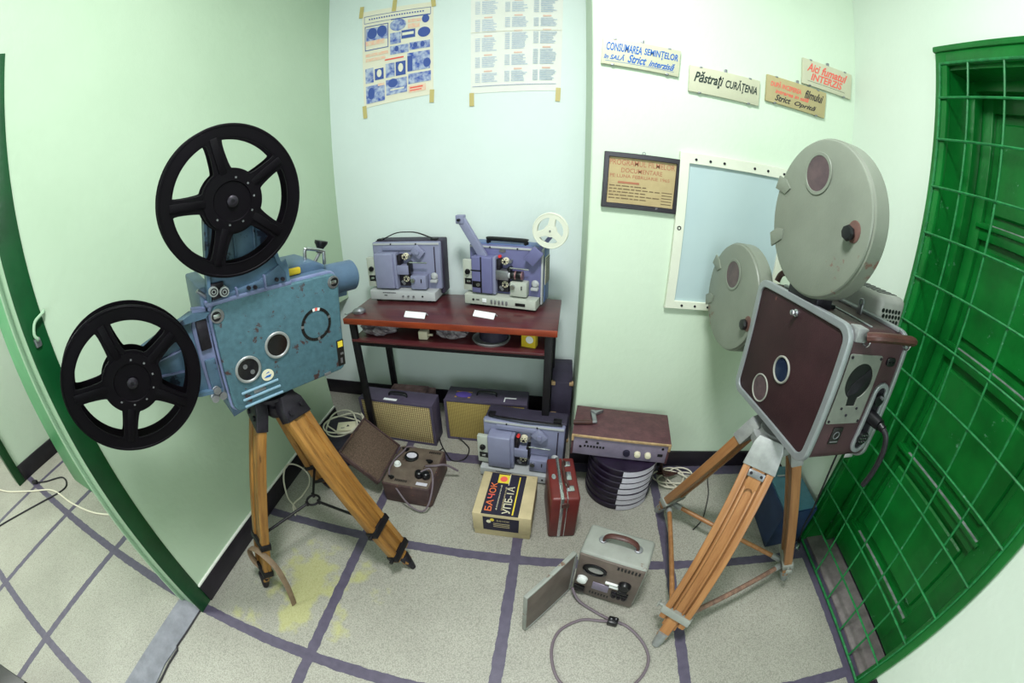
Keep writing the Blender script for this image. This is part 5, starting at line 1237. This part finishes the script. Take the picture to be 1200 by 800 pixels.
# ------------------------------------------------------------------ posters on the alcove wall
def sheet(name, label, P, mat_, sag=.004):
    o = thing(name, label, 'poster', (0, YB - .0025, 0), 0, None)
    f = MB(); tl, tr, br, bl = P; n = 10
    f.prism([tl, tr, br, bl], 'y', -.0005, .0023); sh = f.build('sheet', mat_, o)
    def uv(u, v, e=.0018):
        x = (tl[0] * (1 - u) + tr[0] * u) * (1 - v) + (bl[0] * (1 - u) + br[0] * u) * v
        z = (tl[1] * (1 - u) + tr[1] * u) * (1 - v) + (bl[1] * (1 - u) + br[1] * u) * v
        return (x, -e, z)
    return o, sh, uv
o, sh, uv = sheet('poster', 'cream film poster with blue photographs, taped to the alcove wall', [(-1.075, 2.403), (-.667, 2.391), (-.668, 1.865), (-1.068, 1.831)], OLDPAPER)
f = MB()
lay = [0]
def rect(u0, u1, v0, v1, m_, e=.0020):
    lay[0] += 1; e += lay[0] * .000012
    f.quad([uv(u0, v0, e), uv(u0, v1, e), uv(u1, v1, e), uv(u1, v0, e)], m_)
def ell(cu, cv, ru, rv, m_, e=.0020):
    lay[0] += 1; e += lay[0] * .000012
    f.quad([uv(cu + ru * math.cos(-a * PI / 10), cv + rv * math.sin(-a * PI / 10), e) for a in range(20)], m_)
def border(u0, u1, v0, v1, m_, t_=.008):
    rect(u0, u1, v0, v0 + t_ * .8, m_); rect(u0, u1, v1 - t_ * .8, v1, m_); rect(u0, u0 + t_, v0, v1, m_); rect(u1 - t_, u1, v0, v1, m_)
border(.03, .97, .055, .135, BLUEINK, .006)
for q in range(22): rect(.1 + q * .036, .1 + q * .036 + .02, .085, .100, BLUEINK)
border(.04, .385, .165, .425, BLUEINK, .010)
rect(.06, .37, .19, .33, PHOTOBLUE); rect(.05, .33, .325, .375, PINKINK); ell(.15, .25, .07, .06, BLUEINK); ell(.29, .24, .07, .06, BLUEINK)
ell(.52, .205, .115, .065, PHOTOBLUE); rect(.66, .84, .165, .20, PINKINK); rect(.66, .82, .215, .265, PINKINK); rect(.42, .96, .135, .142, BLUEINK); ell(.90, .18, .05, .045, BLUEINK)
rect(.41, .56, .285, .405, PHOTOBLUE); rect(.57, .76, .275, .365, BLUEINK); rect(.58, .74, .30, .33, OLDPAPER); ell(.88, .325, .085, .055, BLUEINK)
rect(.41, .67, .425, .515, PHOTOBLUE); rect(.68, .96, .42, .50, PHOTOBLUE); ell(.5, .46, .03, .03, BLUEINK); ell(.86, .455, .03, .03, BLUEINK); ell(.76, .455, .03, .03, BLUEINK)
rect(.05, .38, .46, .49, PINKINK); rect(.05, .34, .51, .54, PINKINK); rect(.33, .60, .55, .565, REDINK)
rect(.04, .16, .61, .76, PHOTOBLUE); rect(.18, .31, .63, .745, BLUEINK); ell(.245, .68, .035, .04, OLDPAPER)
rect(.34, .47, .60, .745, PHOTOBLUE); rect(.485, .625, .60, .745, BLUEINK); ell(.555, .665, .035, .045, OLDPAPER)
rect(.65, .96, .53, .725, PHOTOBLUE); ell(.92, .66, .05, .05, BLUEINK); rect(.65, .72, .56, .72, BLUEINK)
rect(.04, .32, .79, .965, PHOTOBLUE); rect(.22, .32, .785, .81, PINKINK); ell(.12, .87, .05, .06, BLUEINK)
rect(.34, .64, .77, .925, PHOTOBLUE); ell(.44, .81, .07, .045, BLUEINK); rect(.40, .60, .87, .885, OLDPAPER)
rect(.66, .97, .75, .855, PHOTOBLUE); rect(.66, .90, .875, .945, PINKINK); rect(.68, .86, .89, .905, REDINK); rect(.68, .84, .918, .93, REDINK)
f.build('print', PHOTOBLUE, sh)
def tape(u, v, a):
    p = uv(u, v, .003); q = MB(); q.box(-.012, .012, -.0006, .0006, -.035, .035, bev=0, M=Matrix.Translation(p) @ Matrix.Rotation(a, 4, 'Y')); q.build('tape', TAPE, o)
tape(-.01, .0, .1); tape(.47, -.015, .1); tape(1.0, -.01, -.1); tape(.01, 1.04, -.05); tape(.98, 1.02, .05)
o, sh, uv = sheet('poster', 'pale poster of three printed text columns, taped on the alcove wall', [(-.468, 2.48), (-.004, 2.47), (-.022, 1.858), (-.470, 1.849)], SHEET)
lay[0] = 0
f = MB()
f.mesh(text_mesh('PROGRAMUL FILMELOR', .38, .028), PALEREDINK, Matrix.Translation((-.43, -.002, 2.422)))
f.mesh(text_mesh('PE LUNA MAI 1968', .22, .016), PALEREDINK, Matrix.Translation((-.35, -.002, 2.398)))
for c0 in (.05, .38, .69):
    v = .165 + R.uniform(0, .02)
    while v < .90:
        rect(c0 + .10, c0 + .19, v, v + .012, PALEREDINK); v += .024
        for q in range(R.randint(6, 11)):
            if v > .915: break
            rect(c0, c0 + .055, v, v + .006, PALEBLUEINK); rect(c0 + .075, c0 + .075 + R.uniform(.12, .18), v, v + .007, PALEBLUEINK); v += .0135
        v += .022
rect(.02, .95, .942, .945, BLUEINK); rect(0, 1, .47, .474, OLDPAPER)
f.build('print', PALEBLUEINK, sh)
tape(.01, 1.05, .0); tape(.975, 1.035, .05)

# ------------------------------------------------------------------ light
def area(name, loc, rot, sx, sy, power, col):
    l = bpy.data.lights.new(name, 'AREA'); l.shape = 'RECTANGLE'; l.size = sx; l.size_y = sy; l.energy = power; l.color = col
    o = bpy.data.objects.new(name, l); COL.objects.link(o); o.location = loc; o.rotation_euler = rot
    return o
area('ceiling_lamp', (-.05, .42, 2.80), (0, 0, 0), .38, .38, 57, (.97, .99, 1.0))
area('window_daylight', (.5, -2.2, 1.7), (math.radians(90), 0, 0), 1.4, 1.2, 34, (.86, .93, 1.0))
area('next_room_lamp', (-3.2, -.6, 2.8), (0, 0, 0), .8, .8, 95, (.98, 1.0, .97))
w_ = bpy.data.worlds.new('world'); SC.world = w_; w_.use_nodes = True
w_.node_tree.nodes['Background'].inputs[0].default_value = (.75, .85, .8, 1); w_.node_tree.nodes['Background'].inputs[1].default_value = .3
SC.view_settings.view_transform = 'Standard'; SC.view_settings.look = 'None'
SC.view_settings.exposure = 0.0; SC.view_settings.gamma = 1.0; SC.view_settings.use_curve_mapping = False
SC.cycles.max_bounces = 8; SC.cycles.use_denoising = True
